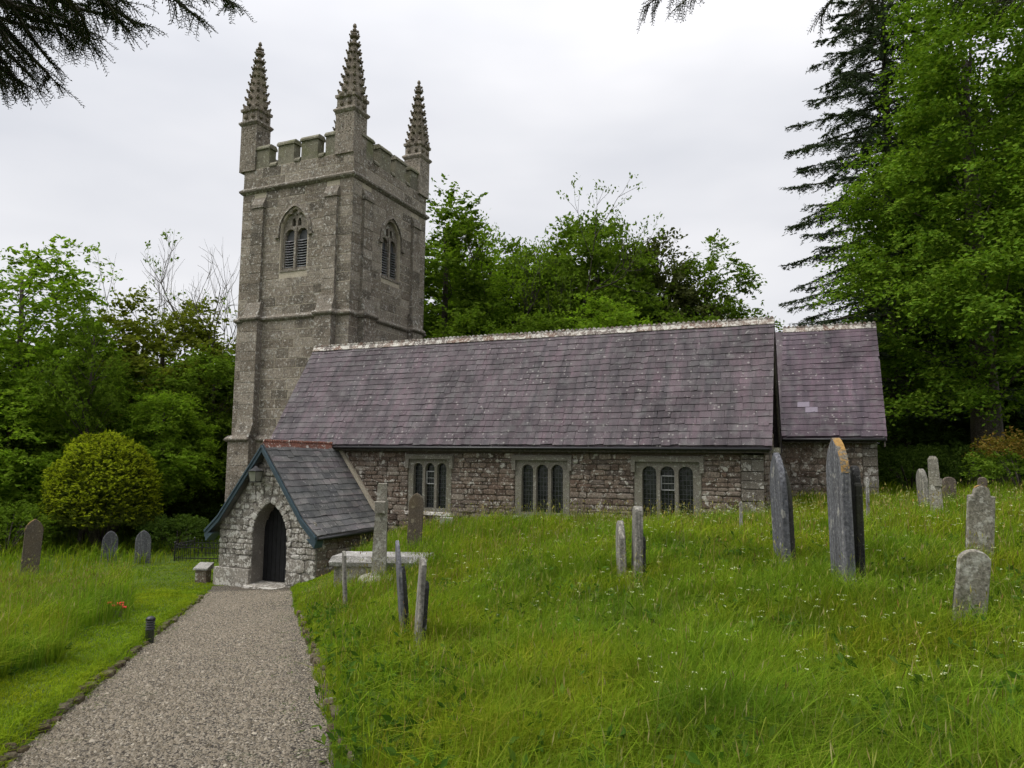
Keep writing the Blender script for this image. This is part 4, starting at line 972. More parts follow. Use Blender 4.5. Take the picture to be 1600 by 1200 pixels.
# bollard light
def bollard(x, y):
    z = float(base(x, y)); root = obj('bollard_light', None, None, None, (x, y, z), label='short black ribbed bollard light at the left edge of the path', cat='bollard')
    obj('body', MB().tube([(0, 0, -.1), (0, 0, .20)], .063, 16).mesh('body', False), m_black, root)
    for k in range(4): obj('rib', MB().tube([(0, 0, .215+k*.037), (0, 0, .222+k*.037), (0, 0, .236+k*.037)], [.062, .070, .062], 16).mesh('rib'), m_black, root)
    obj('lens', MB().tube([(0, 0, .2), (0, 0, .365)], .05, 14).mesh('lens'), m_lead, root)
    obj('cap', MB().tube([(0, 0, .352), (0, 0, .37), (0, 0, .395), (0, 0, .408)], [.068, .07, .05, .012], 16).mesh('cap', True), m_black, root)
q = PS+PD*8.55+PN*(-PW+.02); bollard(float(q[0]), float(q[1]))
# porch lantern
def lantern():
    root = obj('wall_lantern', None, None, None, (2.24, PYF-.33, .93), label='old black framed lantern hung above the porch arch', cat='lantern')
    b = MB()
    for sx in (-1, 1):
        for sy in (-1, 1): b.tube([(sx*.105, sy*.105, -.02), (sx*.15, sy*.15, .27)], .011, 4)
    b.box(-.115, .115, -.115, .115, -.045, -.018); b.box(-.165, .165, -.165, .165, .262, .285)
    obj('frame', b.mesh('frame'), m_black, root)
    obj('cap', MB().tube([(0, 0, .286), (0, 0, .36), (0, 0, .40), (0, 0, .42)], [.25, .10, .06, .02], 4).mesh('cap'), m_black, root)
    for k in range(4):
        me = MB().add([(-.098, -.10, -.015), (.098, -.10, -.015), (.14, -.143, .26), (-.14, -.143, .26)], [(0, 1, 2, 3)]).mesh('pane')
        obj('pane', me, m_lampglass, root, (0, 0, 0), (0, 0, k*math.pi/2))
    obj('bracket', MB().tube([(0, 0, .40), (0, 0, .47), (0, .15, .50), (0, .34, .46)], .013, 5).mesh('bracket'), m_black, root)
m_lampglass = plain('milky_glass', (.20, .20, .165), .25, .5, .1)
lantern()
# doormat slab in front of the step
obj('doormat', MB().hexa([(-.75, -.22, 0), (.55, -.24, 0), (.6, .2, 0), (-.7, .22, 0), (-.74, -.21, .035), (.54, -.23, .05), (.59, .19, .05), (-.69, .21, .035)]).mesh('doormat'), m_hs_brown, None, (2.45, PYF-.62, -2.12), (0, 0, .03), label='flat dark slab lying before the porch doorway', cat='slab')
# small white stone against the wall
obj('ledger_stone', MB().hexa([(-.2, -.12, -.2), (.2, -.12, -.2), (.2, .12, -.2), (-.2, .12, -.2), (-.18, -.1, .3), (.18, -.1, .28), (.18, .1, .3), (-.18, .1, .32)]).mesh('ledger_stone'), m_paleledge, None, (7.2, -1.2, float(H(7.2, -1.2))), (0, 0, .3), label='low whitish stone in the grass below the first window', cat='stone')

# ------------------------------------------------------------------ trees and shrubs
def nrm(a): return a/(np.linalg.norm(a, axis=-1, keepdims=True)+1e-9)
def sprays(g, C, D, L, k, ll, lw, droop=.25, spread=.10, up=.8, t0=.15, flat=.6):
    """leafy twigs: k rhombic leaves along each twig. C start, D direction, L length"""
    n = len(C); t = g.uniform(t0, 1, (n, k))[..., None]
    Lx = np.broadcast_to(np.asarray(L, float), (n,))[:, None, None]
    pos = C[:, None]+D[:, None]*Lx*t+np.array([0, 0, -1.])*droop*Lx*t*t+g.normal(0, 1, (n, k, 3))*spread*Lx*np.array([1, 1, flat])
    side = nrm(np.cross(D, np.array([0, 0, 1.])+1e-3))[:, None]
    ax = nrm(D[:, None]*.7+side*g.choice([-1, 1], (n, k, 1))*g.uniform(.3, 1.1, (n, k, 1))+g.normal(0, .35, (n, k, 3)))
    nn = nrm(np.array([0, 0, up*.75])+g.normal(0, .55, (n, k, 3))+.55*D[:, None])
    b = nrm(np.cross(nn, ax)); s = g.uniform(.65, 1.25, (n, k, 1))
    a_, b_ = ax*ll*s*.5, b*lw*s*.5
    V = np.stack([pos-a_, pos+b_-nn*0*.1, pos+a_-nn*ll*.12, pos-b_], 2).reshape(-1, 3)
    return V
def quads(V): return np.arange(len(V)).reshape(-1, 4)
def shell(g, ell, n, lo=.6, zmin=-.65, sep=.0):
    """clump centres in the outer part of a set of ellipsoids, with outward directions"""
    vol = np.array([e[3]*e[4]*e[5] for e in ell])**.67; cnt = np.maximum(1, (n*vol/vol.sum()).astype(int)); P = []; O = []
    for e, c in zip(ell, cnt):
        d = nrm(g.normal(0, 1, (c*4, 3))); d = d[d[:, 2] > zmin][:c]
        r = g.uniform(lo, 1, (len(d), 1)); P.append(np.array(e[:3])+d*r*np.array(e[3:])); O.append(nrm(d/np.array(e[3:])))
    P = np.concatenate(P); O = np.concatenate(O)
    ins = np.zeros(len(P), bool)      # drop those deep inside another lobe
    for e in ell: ins |= (((P-np.array(e[:3]))/np.array(e[3:]))**2).sum(1) < .22
    return P[~ins], O[~ins]
def crown_mesh(name, seed, ell, nclump, nspray, k, ll, lw, cr=.95, droop=.25, lo=.55, zmin=-.65, up=.8, spread=.12, flat=.6, zj=.12):
    g = np.random.default_rng(seed); P, O = shell(g, ell, nclump, lo, zmin)
    n = len(P); R = g.uniform(.6, 1.2, n)*cr
    C = np.repeat(P, nspray, 0)+g.normal(0, .22, (n*nspray, 3))*np.array([1, 1, .6]); D = nrm(np.repeat(O, nspray, 0)*.75+g.normal(0, .62, (n*nspray, 3))+np.array([0, 0, .12]))*np.array([1, 1, flat]); D = nrm(D)
    L = np.repeat(R, nspray)*g.uniform(.6, 1.2, n*nspray)
    V = sprays(g, C, D, L, k, ll, lw, droop, spread, up, .15, .5)
    return mesh_np(name, V, quads(V)), P
def trunk_mesh(name, seed, h, r0, targets, frac=.5, fork=.25):
    g = np.random.default_rng(seed); b = MB(); n = 8
    zs = np.linspace(-.4, h, n); wob = np.cumsum(g.normal(0, .07, (n, 2)), 0)*(zs[:, None] > .3)
    ax = np.c_[wob, zs]; rad = r0*(1-.8*np.clip(zs, 0, h)/h)+.02; rad[0] *= 1.35; rad[1] *= 1.1
    b.tube(ax, rad, 8)
    for t in targets[g.random(len(targets)) < frac]:
        zb = np.clip(t[2]-np.hypot(t[0], t[1])*g.uniform(.35, 1.1)-.3, h*fork*.6, h*.92); i = np.searchsorted(zs, zb)-1; f = (zb-zs[i])/(zs[i+1]-zs[i]); p0 = ax[i]*(1-f)+ax[i+1]*f
        m = p0*.45+t*.55+np.array([0, 0, g.uniform(.0, .5)]); q1 = p0*.75+m*.25+g.normal(0, .08, 3); q2 = m*.5+t*.5+g.normal(0, .12, 3)
        L = np.linalg.norm(t-p0); rb = min(r0*.35, .008+.010*L)
        b.tube([p0, q1, m, q2, t], [rb, rb*.8, rb*.6, rb*.4, .008], 5, False)
    return b.mesh(name, True)
def bare_mesh(name, seed, h, r0, levels=4, upw=.55):
    """leafless branching crown"""
    g = np.random.default_rng(seed); b = MB(); tips = []
    def rec(p, d, L, r, lv):
        pts = [p]; dd_ = d
        for _ in range(3):
            dd_ = nrm(dd_+g.normal(0, .12, 3)+np.array([0, 0, .06*upw])); pts.append(pts[-1]+dd_*L/3)
        b.tube(pts, np.linspace(r, r*.55, 4), 5 if lv < 2 else 3, False)
        if lv >= levels: tips.append((pts[-1], dd_)); return
        for i in range(g.integers(3, 5) if lv else 6):
            t = g.uniform(.35, 1.0); q = pts[min(3, int(t*3)+1)] if i else pts[-1]
            nd = nrm(dd_*.75+nrm(g.normal(0, 1, 3))*.75+np.array([0, 0, upw*.5]))
            rec(q, nd, L*g.uniform(.5, .75), max(r*.5, .008), lv+1)
    rec(np.array([0, 0, -.3]), np.array([0, 0, 1.]), h*.42, r0, 0)
    return b.mesh(name, True), tips
m_bark = stone_mat('bark', [(.045,.038,.03), (.06,.05,.04)], (.12,.12,.09), .3, 6., 20., .8, .3, .4)
m_bark_pale = stone_mat('grey_bark', [(.11,.10,.085), (.14,.13,.11)], (.2,.2,.17), .3, 6., 20., .6, .1, .3)
lf_fresh = leaf_mat('fresh_leaves', [(.10,.18,.016), (.135,.225,.02), (.17,.25,.026), (.115,.195,.017)], .48)
lf_mid = leaf_mat('mid_green_leaves', [(.062,.112,.012), (.092,.152,.017), (.12,.178,.022), (.074,.128,.014)], .42)
lf_dark = leaf_mat('dark_green_leaves', [(.034,.064,.012), (.054,.09,.016), (.07,.112,.02)], .36)
lf_olive = leaf_mat('olive_leaves', [(.09,.112,.016), (.12,.145,.02), (.145,.16,.025)], .4)
lf_brown = leaf_mat('bronze_green_leaves', [(.045,.054,.02), (.062,.074,.026), (.08,.09,.032)], .35)
lf_beech = leaf_mat('beech_leaves', [(.07,.135,.014), (.10,.18,.018), (.14,.21,.022), (.08,.15,.015)], .32)
lf_conifer = leaf_mat('conifer_needles', [(.032,.046,.028), (.046,.064,.038), (.06,.08,.045)], .2, .04)
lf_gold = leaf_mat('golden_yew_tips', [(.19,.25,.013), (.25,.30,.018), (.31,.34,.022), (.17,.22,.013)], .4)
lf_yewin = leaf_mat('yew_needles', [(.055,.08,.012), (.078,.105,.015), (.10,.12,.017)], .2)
lf_orange = leaf_mat('orange_leaves', [(.13,.085,.02), (.15,.10,.022), (.09,.10,.02)], .35)

def ray_at(px, D):      # ground position seen at picture column px (1600 wide) at depth D
    p = CAM+D*(Fv+Rv*(px-800)/FPX); return float(p[0]), float(p[1])
cA, tA = crown_mesh('crown', 1, [(0, 0, 6.6, 3.4, 3.4, 3.6), (1.4, -1, 4.6, 2.6, 2.4, 2.2), (-1.8, .4, 5.2, 2.4, 2.4, 2.4), (.2, 1.2, 3.4, 2.8, 2.8, 1.8)], 300, 13, 13, .22, .12, 1.05, .28, flat=.5)
kA = trunk_mesh('trunk', 1, 8.5, .22, tA, .12)
cB, tB = crown_mesh('crown', 2, [(0, 0, 7.2, 2.8, 2.8, 3.2), (1.3, .8, 5.2, 2.6, 2.4, 2.0), (-1.5, -.8, 6.0, 2.3, 2.4, 2.0), (-.3, -1.2, 3.6, 2.9, 2.6, 1.9), (.6, .2, 9.0, 1.6, 1.6, 1.6)], 300, 13, 12, .21, .115, 1.05, .32, flat=.5)
kB = trunk_mesh('trunk', 2, 9.2, .22, tB, .12)
cC, tC = crown_mesh('crown', 3, [(0, 0, 8.2, 2.6, 2.6, 2.6), (1.6, -.6, 6.2, 2.2, 2.0, 1.8), (-1.7, .5, 6.6, 2.1, 2.0, 2.0), (.3, .9, 10.2, 1.4, 1.4, 1.3)], 150, 9, 12, .22, .10, .85, .3, .35)
kC = trunk_mesh('trunk', 3, 10.0, .17, tC, .42, .35)
cP, tP = crown_mesh('crown', 4, [(0, 0, 8.5, 1.5, 1.5, 6.2), (-.8, .2, 7.6, 1.0, 1.0, 4.6), (.8, -.2, 6.6, 1.1, 1.1, 4.4)], 240, 10, 12, .22, .12, .75, -.3, .4)
kP = trunk_mesh('trunk', 4, 13, .22, tP, .2)
dM, tips = bare_mesh('trunk', 9, 11.5, .16)
g9 = np.random.default_rng(12)
tp = np.array([t[0] for t in tips]); td = np.array([t[1] for t in tips]); sel = g9.random(len(tp)) < .10
sel |= (np.linalg.norm(tp-tp[np.argmax(tp[:, 0])], axis=1) < 1.3)
Vd = sprays(g9, tp[sel]-td[sel]*.4, td[sel], .7, 9, .22, .11, .2, .16); dL = mesh_np('crown', Vd, quads(Vd))
sel = g9.random(len(tp)) < .95; Vd = sprays(g9, tp[sel]-td[sel]*.4, td[sel], .7, 13, .16, .085, .2, .2); dL2 = mesh_np('crown', Vd, quads(Vd))
def tree(name, label, px, D, sc, rz, crown, trunk, lm, bm_=None, sz=None, dz=0., group='trees round the churchyard', loc=None, cat='tree'):
    x, y = loc or ray_at(px, D); root = obj(name, None, None, None, (x, y, float(H(x, y))+dz), (0, 0, rz), label=label, cat=cat, group=group)
    root.scale = (sc, sc, sz or sc)
    obj('trunk', trunk, bm_ or m_bark, root); obj('crown', crown, lm, root)
    return root
# left of the tower
tree('ash_tree', 'tall airy ash tree with open crown at the left edge', 30, 33, 1.3, .4, cC, kC, lf_fresh, sz=1.2)
tree('ash_tree', 'slender young ash sapling rising between ash tree and tower', 140, 31, .62, 2.2, cC, kC, lf_mid, sz=.88)
tree('broadleaf_tree', 'bright fresh green tree behind the clipped golden bush', 100, 36, 1.1, 1.0, cA, kA, lf_fresh, sz=.92)
tree('broadleaf_tree', 'low bright green tree left of the golden bush', 20, 30.5, .85, 1.5, cA, kA, lf_fresh, sz=.72, dz=-1.2)
tree('broadleaf_tree', 'dark leafy tree below the ash at the left edge', -30, 31, .75, 4.0, cB, kB, lf_mid, sz=.72)
tree('broadleaf_tree', 'olive green rounded tree between the bare tree and the ash sapling', 255, 40, 1.3, 2.4, cA, kA, lf_olive, sz=1.22)
tree('broadleaf_tree', 'dark green tree close behind the left side of the tower', 330, 37, .9, .7, cB, kB, lf_mid, sz=.86)
tree('broadleaf_tree', 'mid green low tree between the golden bush and the tower', 265, 33, .66, 5.1, cB, kB, lf_fresh, sz=.62)
tree('broadleaf_tree', 'deep green tree behind the golden bush', 165, 43, .9, 3.3, cB, kB, lf_dark, sz=.86)
tree('bare_tree', 'dying tree with bare grey twigs left of the tower', 330, 41, 1.0, .3, dL, dM, lf_mid, m_bark_pale, sz=1.55)
tree('bare_tree', 'second bare crowned tree peeping over the olive tree', 262, 46, .9, 2.0, dL, dM, lf_mid, m_bark_pale, sz=1.45)
# behind the aisle
tree('poplar_tree', 'tall narrow green tree directly right of the tower', 700, 42, 1.5, .5, cP, kP, lf_mid, sz=1.3)
tree('bare_tree', 'thin leaved tree with visible pale branches behind the aisle ridge', 800, 44, 1.25, 1.1, dL2, dM, lf_fresh, m_bark, sz=1.6)
tree('bare_tree', 'thin leaved leaning tree with highest twigs behind the aisle ridge', 868, 45, 1.2, 3.6, dL2, dM, lf_mid, m_bark, sz=1.68)
tree('broadleaf_tree', 'mid green tree behind the middle of the aisle roof', 925, 46, 1.4, 1.9, cB, kB, lf_mid, sz=1.72)
tree('broadleaf_tree', 'mid green tree between the airy tree and the highest twigs', 822, 50, 1.15, 5.2, cA, kA, lf_mid, sz=1.78)
tree('ash_tree', 'airy light green tree beside the narrow tree right of the tower', 760, 47, 1.25, 2.6, cC, kC, lf_fresh, sz=1.62)
tree('broadleaf_tree', 'mid green tree filling the gap behind the thin leaved trees', 775, 51, 1.35, 3.9, cA, kA, lf_mid, sz=1.75)
tree('broadleaf_tree', 'olive tinged tree behind the highest twigs over the aisle', 868, 52, 1.35, .9, cB, kB, lf_olive, sz=1.6)
tree('broadleaf_tree', 'bronze tinged dark tree behind the aisle roof', 1020, 48, 1.4, 3.0, cA, kA, lf_brown, sz=1.66)
tree('ash_tree', 'airy ash tree behind the right end of the aisle roof', 1105, 46, 1.25, 4.4, cC, kC, lf_mid, sz=1.36)
tree('broadleaf_tree', 'bright green tree rising just over the aisle ridge', 955, 39, 1.0, 5.5, cA, kA, lf_fresh, sz=1.06)
tree('broadleaf_tree', 'dark green tree low behind the aisle ridge beside the tower', 735, 39, .95, 2.8, cA, kA, lf_mid, sz=1.05)
tree('broadleaf_tree', 'deep green tree low behind the middle of the aisle ridge', 850, 40, 1.0, 4.6, cB, kB, lf_mid, sz=1.0)
tree('broadleaf_tree', 'leafy tree low behind the right part of the aisle ridge', 1065, 41, .95, .2, cB, kB, lf_mid, sz=.96)
# far wood that closes the gaps
for i, (px_, D_, s_, w_) in enumerate(((-60, 58, 1.1, 'at the left edge behind the ash tree'), (60, 60, 1.15, 'behind the bright tree left of the tower'), (200, 62, 1.2, 'above the golden bush'), (300, 58, 1.1, 'close left of the tower'), (690, 62, 1.15, 'behind the narrow tree right of the tower'), (1330, 60, 1.1, 'behind the chancel roof'), (1420, 55, 1.2, 'right of the chancel gable'), (1540, 54, 1.2, 'behind the beech trunk'), (1660, 50, 1.2, 'at the right edge behind the beech'))):
    tree('woodland_tree', 'dark distant woodland tree '+w_, px_, D_, s_, i*1.3, cA if i % 2 else cB, kA if i % 2 else kB, lf_dark, group='distant woodland trees')
for i, (px_, D_, s_, w_) in enumerate(((20, 39, .8, 'under the ash tree'), (120, 40, .75, 'left behind the golden bush'), (210, 39, .7, 'right behind the golden bush'), (300, 35, .6, 'beside the tower foot'), (345, 44, .95, 'glimpsed between tower foot and porch gable'), (1420, 30, .6, 'beside the chancel corner'), (1385, 36, .7, 'just right of the chancel gable'), (1520, 32, .7, 'behind the pale pillar'), (1620, 29, .7, 'behind the orange topped shrub'))):
    tree('understorey_tree', 'low dense dark thicket tree '+w_, px_, D_, s_, i*1.9, cB if i % 2 else cA, kB if i % 2 else kA, lf_dark, sz=s_*.62, dz=-1.0, group='thicket along the churchyard edge')
# right: great beech and dark understorey
cX, tX = crown_mesh('crown', 21, [(.8, 0, 16.5, 2.9, 3.2, 6.0), (.3, 0, 10.5, 4.0, 4.4, 4.6), (-2.4, -1.2, 9.6, 2.4, 2.6, 3.0), (-2.6, -1.2, 6.4, 2.3, 2.4, 2.0), (.2, -4.4, 6.0, 3.0, 2.2, 1.7), (2.4, -3.6, 9.2, 2.6, 2.6, 2.6), (.2, -2.6, 14.0, 2.4, 2.4, 3.0), (-2.6, .6, 4.0, 2.0, 2.2, 1.5), (1.0, -2.0, 3.6, 2.6, 2.2, 1.2)], 470, 19, 13, .165, .095, 1.4, .34, .5, -.75, .9, .10, .32)
kX = trunk_mesh('trunk', 21, 16, .5, tX, .06)
tree('beech_tree', 'huge bright green beech tree filling the right edge', 1545, 26, 1.0, 0, cX, kX, lf_beech)
tree('broadleaf_tree', 'dark tree in the shade right of the chancel', 1440, 33, .8, 2.0, cB, kB, lf_dark, sz=.85)
tree('broadleaf_tree', 'dark leafy tree in the shade behind the orange topped shrub', 1570, 31, .8, 4.0, cA, kA, lf_dark, sz=.8)
tree('broadleaf_tree', 'dark tree between the chancel gable and the beech', 1500, 37, .9, .6, cB, kB, lf_dark, sz=.95)
tree('broadleaf_tree', 'tall dark tree close behind the upper beech crown', 1585, 34, 1.35, 1.2, cA, kA, lf_dark, sz=2.1)  # dark fill tree added to darken the gaps in the beech crown
tree('broadleaf_tree', 'tall dark tree between the conifer and the beech', 1500, 38, 1.2, 2.7, cB, kB, lf_dark, sz=1.9)  # second added fill tree, also there to darken behind the beech
# conifer
def conifer(px, D):
    g = np.random.default_rng(31); x, y = ray_at(px, D); root = obj('conifer_tree', None, None, None, (x, y, float(H(x, y))), label='tall dark conifer with drooping boughs right of the chancel roof', cat='tree', group='trees round the churchyard')
    Ht = 23.; b = MB(); b.tube([(0, 0, -.4), (0, 0, Ht*.5), (.1, 0, Ht)], [.42, .24, .04], 8); Vs = []
    nb = 210
    for i in range(nb):
        z = 3.0+(Ht-3.6)*(i+g.random())/nb; f = 1-(z-3)/(Ht-3); az = i*2.399+g.normal(0, .2)
        Lb = (1.9+4.0*f**.75)*g.uniform(.72, 1.12)
        if g.random() < .06: continue
        d = np.array([math.cos(az), math.sin(az), 0]); t = np.linspace(0, 1, 9)[:, None]
        P = np.array([0, 0, z])+d*Lb*t+np.array([0, 0, 1.])*(Lb*(.10*t-.42*t*t+.22*t**3))
        b.tube(P, np.linspace(.05+.02*f, .008, 9), 4, False)
        m = int(13+Lb*16); tt = g.uniform(.12, 1, m); q = tt*8; i0 = np.minimum(q.astype(int), 7); fr = (q-i0)[:, None]
        C = P[i0]*(1-fr)+P[i0+1]*fr; sd = np.array([-d[1], d[0], 0])*g.choice([-1, 1], (m, 1))
        Dv = nrm(d*g.uniform(.35, 1.0, (m, 1))+sd*g.uniform(.2, .9, (m, 1))+np.array([0, 0, -.22])+g.normal(0, .12, (m, 3)))
        Lt = (.34+.7*(1-tt))*min(1, .45+Lb*.14)*g.uniform(.7, 1.2, m)
        Vs.append(sprays(g, C, Dv, Lt, 12, .19, .042, .25, .06, .8, .05, .5))
        tip = P[-1:]; Vs.append(sprays(g, tip-d*.25, nrm(d[None]+np.array([[0, 0, .1]])), .45, 14, .15, .035, .1, .07, .8, .0, .6))
    V = np.concatenate(Vs); obj('trunk', b.mesh('trunk', True), m_bark, root); obj('crown', mesh_np('crown', V, quads(V)), lf_conifer, root)
conifer(1402, 31)
# clipped golden yew
def yew_bush(px, D):
    g = np.random.default_rng(41); x, y = ray_at(px, D); root = obj('yew_bush', None, None, None, (x, y, float(H(x, y))), label='large rounded golden green clipped yew bush left of the porch', cat='bush')
    n = 5200; d = nrm(g.normal(0, 1, (n*2, 3))); d = d[d[:, 2] > -.25][:n]
    lump = 1+.05*np.sin(d[:, :1]*9+1)*np.cos(d[:, 1:2]*8)+.04*np.sin(d[:, 2:]*11+d[:, :1]*5)
    P = np.array([0, 0, 1.75])+d*np.array([1.95, 1.95, 2.8])*lump*g.uniform(.86, 1.0, (len(d), 1))
    D_ = nrm(d*.8+np.array([0, 0, .35])+g.normal(0, .35, d.shape))
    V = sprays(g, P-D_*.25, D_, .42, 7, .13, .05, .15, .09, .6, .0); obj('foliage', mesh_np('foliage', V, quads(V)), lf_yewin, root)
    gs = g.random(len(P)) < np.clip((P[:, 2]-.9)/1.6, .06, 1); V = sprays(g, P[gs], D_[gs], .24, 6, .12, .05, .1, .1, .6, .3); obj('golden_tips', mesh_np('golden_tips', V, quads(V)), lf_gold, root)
    b = MB()
    for k in range(14):
        a = k*2.4; b.tube([(0, 0, -.3), (.5*math.cos(a), .5*math.sin(a), .8), (1.3*math.cos(a), 1.3*math.sin(a), 1.8+.1*k)], [.09, .06, .02], 5, False)
    obj('stem', b.mesh('stem', True), m_bark, root)
yew_bush(174, 29)
def shrub(px, D, name, label, r, h, l1, l2, seed):
    g = np.random.default_rng(seed); x, y = ray_at(px, D); root = obj(name, None, None, None, (x, y, float(H(x, y))), label=label, cat='shrub', group='shrubs by the churchyard edge')
    n = 420; d = nrm(g.normal(0, 1, (n*2, 3))); d = d[d[:, 2] > -.3][:n]; P = np.array([0, 0, h*.45])+d*np.array([r, r, h*.5])*g.uniform(.6, 1, (len(d), 1))
    D_ = nrm(d+np.array([0, 0, .4])+g.normal(0, .4, d.shape)); top = P[:, 2] > h*.62
    for nm, s, m_ in (('foliage', ~top, l1), ('top_foliage', top, l2)):
        V = sprays(g, P[s], D_[s], .4, 14, .10, .055, .15, .12); obj(nm, mesh_np(nm, V, quads(V)), m_, root)
    b = MB()
    for k in range(9): a = k*2.4; b.tube([(0, 0, -.2), (r*.3*math.cos(a), r*.3*math.sin(a), h*.4), (r*.6*math.cos(a), r*.6*math.sin(a), h*.75)], [.04, .025, .008], 4, False)
    obj('stem', b.mesh('stem', True), m_bark, root)
shrub(1590, 19.8, 'garden_shrub', 'rounded shrub with green base and orange brown top at the right edge', 1.15, 1.75, lf_mid, lf_orange, 51)
shrub(30, 27, 'bramble_shrub', 'dark green bramble shrub behind the brown arched headstone', 1.6, 1.9, lf_mid, lf_mid, 52)
shrub(290, 29, 'bramble_shrub', 'low dark shrub behind the iron railing', 1.3, 1.3, lf_dark, lf_dark, 53)
shrub(1500, 26, 'bramble_shrub', 'low dark shrub in shade beyond the pale pillar', 1.9, 1.5, lf_dark, lf_dark, 54)
shrub(1415, 25, 'bramble_shrub', 'low dark shrub beside the chancel corner', 1.4, 1.4, lf_dark, lf_dark, 55)

# overhanging yew boughs near the camera
lf_near = leaf_mat('near_yew_needles', [(.012,.020,.008), (.018,.03,.010), (.025,.04,.012)], .15, .05)
def P_at(px, py, D): return CAM+D*(Fv+Rv*(px-800)/FPX-Uv*(py-600)/FPX)
def yew_overhang(label, trunk_xy, boughs, seed):
    g = np.random.default_rng(seed); z0 = float(H(*trunk_xy)); root = obj('yew_tree', None, None, None, (trunk_xy[0], trunk_xy[1], z0), label=label, cat='tree', group='overhanging yew trees'); base_ = np.array([*trunk_xy, z0])
    b = MB(); top = np.array([0, 0, 5.2]); b.tube([(0, 0, -.4), (.05, 0, 1.5), (0, .1, 3.4), (0, 0, 6.0)], [.5, .38, .32, .12], 10)
    Vs = []
    for pts in boughs:
        Q = np.array(pts)-base_; n = len(Q)
        full = np.vstack([np.array([[0, 0, Q[0][2]*.9]]), Q]); b.tube(full, np.linspace(.035, .003, len(full)), 6, False)
        for i in range(n-1):
            seg = Q[i+1]-Q[i]; Ls = np.linalg.norm(seg); m = max(3, int(Ls/.014))
            for j in range(m):
                t = (j+g.random())/m; p = Q[i]+seg*t; d0 = seg/Ls
                sgn = g.choice([-1, 1]); sd = nrm(np.cross(d0, np.array([0, 0, 1.])))*sgn
                d = nrm(d0*g.uniform(.4, 1)+sd*g.uniform(.3, .9)+np.array([0, 0, -g.uniform(-.05, .4)])+g.normal(0, .15, 3)); Lt = g.uniform(.07, .19)
                tw = np.array([p, p+d*Lt*.5+np.array([0, 0, -.01]), p+d*Lt+np.array([0, 0, -.05])]); b.tube(tw, [.004, .003, .0015], 3, False)
                kk = int(Lt/.007); tt = np.linspace(.05, 1, kk)[:, None]; pos = p+d*Lt*tt+np.array([0, 0, -.05])*tt*tt
                s2 = nrm(np.cross(d, nrm(g.normal(0, .5, 3)+np.array([0, 0, 1.])))); ax = nrm(d*.55+s2*np.where(np.arange(kk) % 2, 1, -1)[:, None]+g.normal(0, .22, (kk, 3)))
                bb_ = nrm(np.cross(ax, g.normal(0, 1, (kk, 3)))); ln = g.uniform(.02, .03, (kk, 1)); w = .0036
                Vs.append(np.stack([pos, pos+ax*ln*.5+bb_*w, pos+ax*ln, pos+ax*ln*.5-bb_*w], 1).reshape(-1, 3))
    V = np.concatenate(Vs); obj('trunk', b.mesh('trunk', True), m_bark, root); obj('needles', mesh_np('needles', V, quads(V)), lf_near, root)
bl = []
for pts in ([(-130, -150), (-40, -10), (30, 70), (70, 110), (90, 132)], [(-160, -60), (-60, 30), (0, 90), (30, 130)], [(-60, -160), (40, -40), (80, 10), (120, 50), (150, 78)], [(60, -170), (110, -60), (160, 0), (200, 30), (225, 38)],
            [(-200, 0), (-80, 60), (-20, 110), (10, 130)], [(150, -180), (200, -70), (250, -20), (290, 12), (312, 32)], [(220, -170), (270, -80), (320, -25), (355, 0), (370, 8)], [(0, -170), (60, -60), (100, -10), (130, 30), (140, 60)], [(-120, -40), (-30, 20), (40, 40), (90, 50)], [(40, -150), (120, -50), (170, 10), (190, 40)], [(-90, -90), (0, 0), (50, 30), (100, 40), (150, 55)],
            [(-60, -60), (20, 10), (50, 60), (80, 100)], [(-100, 20), (-30, 80), (20, 120), (50, 138)], [(20, -100), (70, -30), (110, 10), (150, 20), (180, 22)]):
    for jit in range(2):
        rj = random.Random(len(bl)*7+1); D0 = 4.3+.35*math.sin(len(bl)*1.7); ox, oy = (0, 0) if jit == 0 else (rj.uniform(-50, 5), rj.uniform(-45, -5))
        bl.append([P_at(a+ox, c+oy, D0+.15*i) for i, (a, c) in enumerate(pts)])
yew_overhang('dark yew boughs hanging into the top left corner of the sky', (9.6, -19.2), bl, 61)
br = []
for pts in ([(1180, -260), (1120, -120), (1060, -25), (1005, 12)], [(1250, -240), (1160, -110), (1100, -25), (1060, 10)], [(1420, -260), (1360, -110), (1310, -15), (1282, 26)], [(1480, -250), (1420, -110), (1370, -15), (1335, 22)], [(1700, -220), (1600, -90), (1540, -30), (1500, -10)], [(1760, -160), (1680, -60), (1610, -10), (1565, 2)]):
    D0 = 5.2+.2*math.sin(len(br)*2.1); br.append([P_at(a, c, D0+.1*i) for i, (a, c) in enumerate(pts)])
yew_overhang('dark yew boughs just dipping into the top edge of the sky on the right', (25.0, -18.5), br, 62)

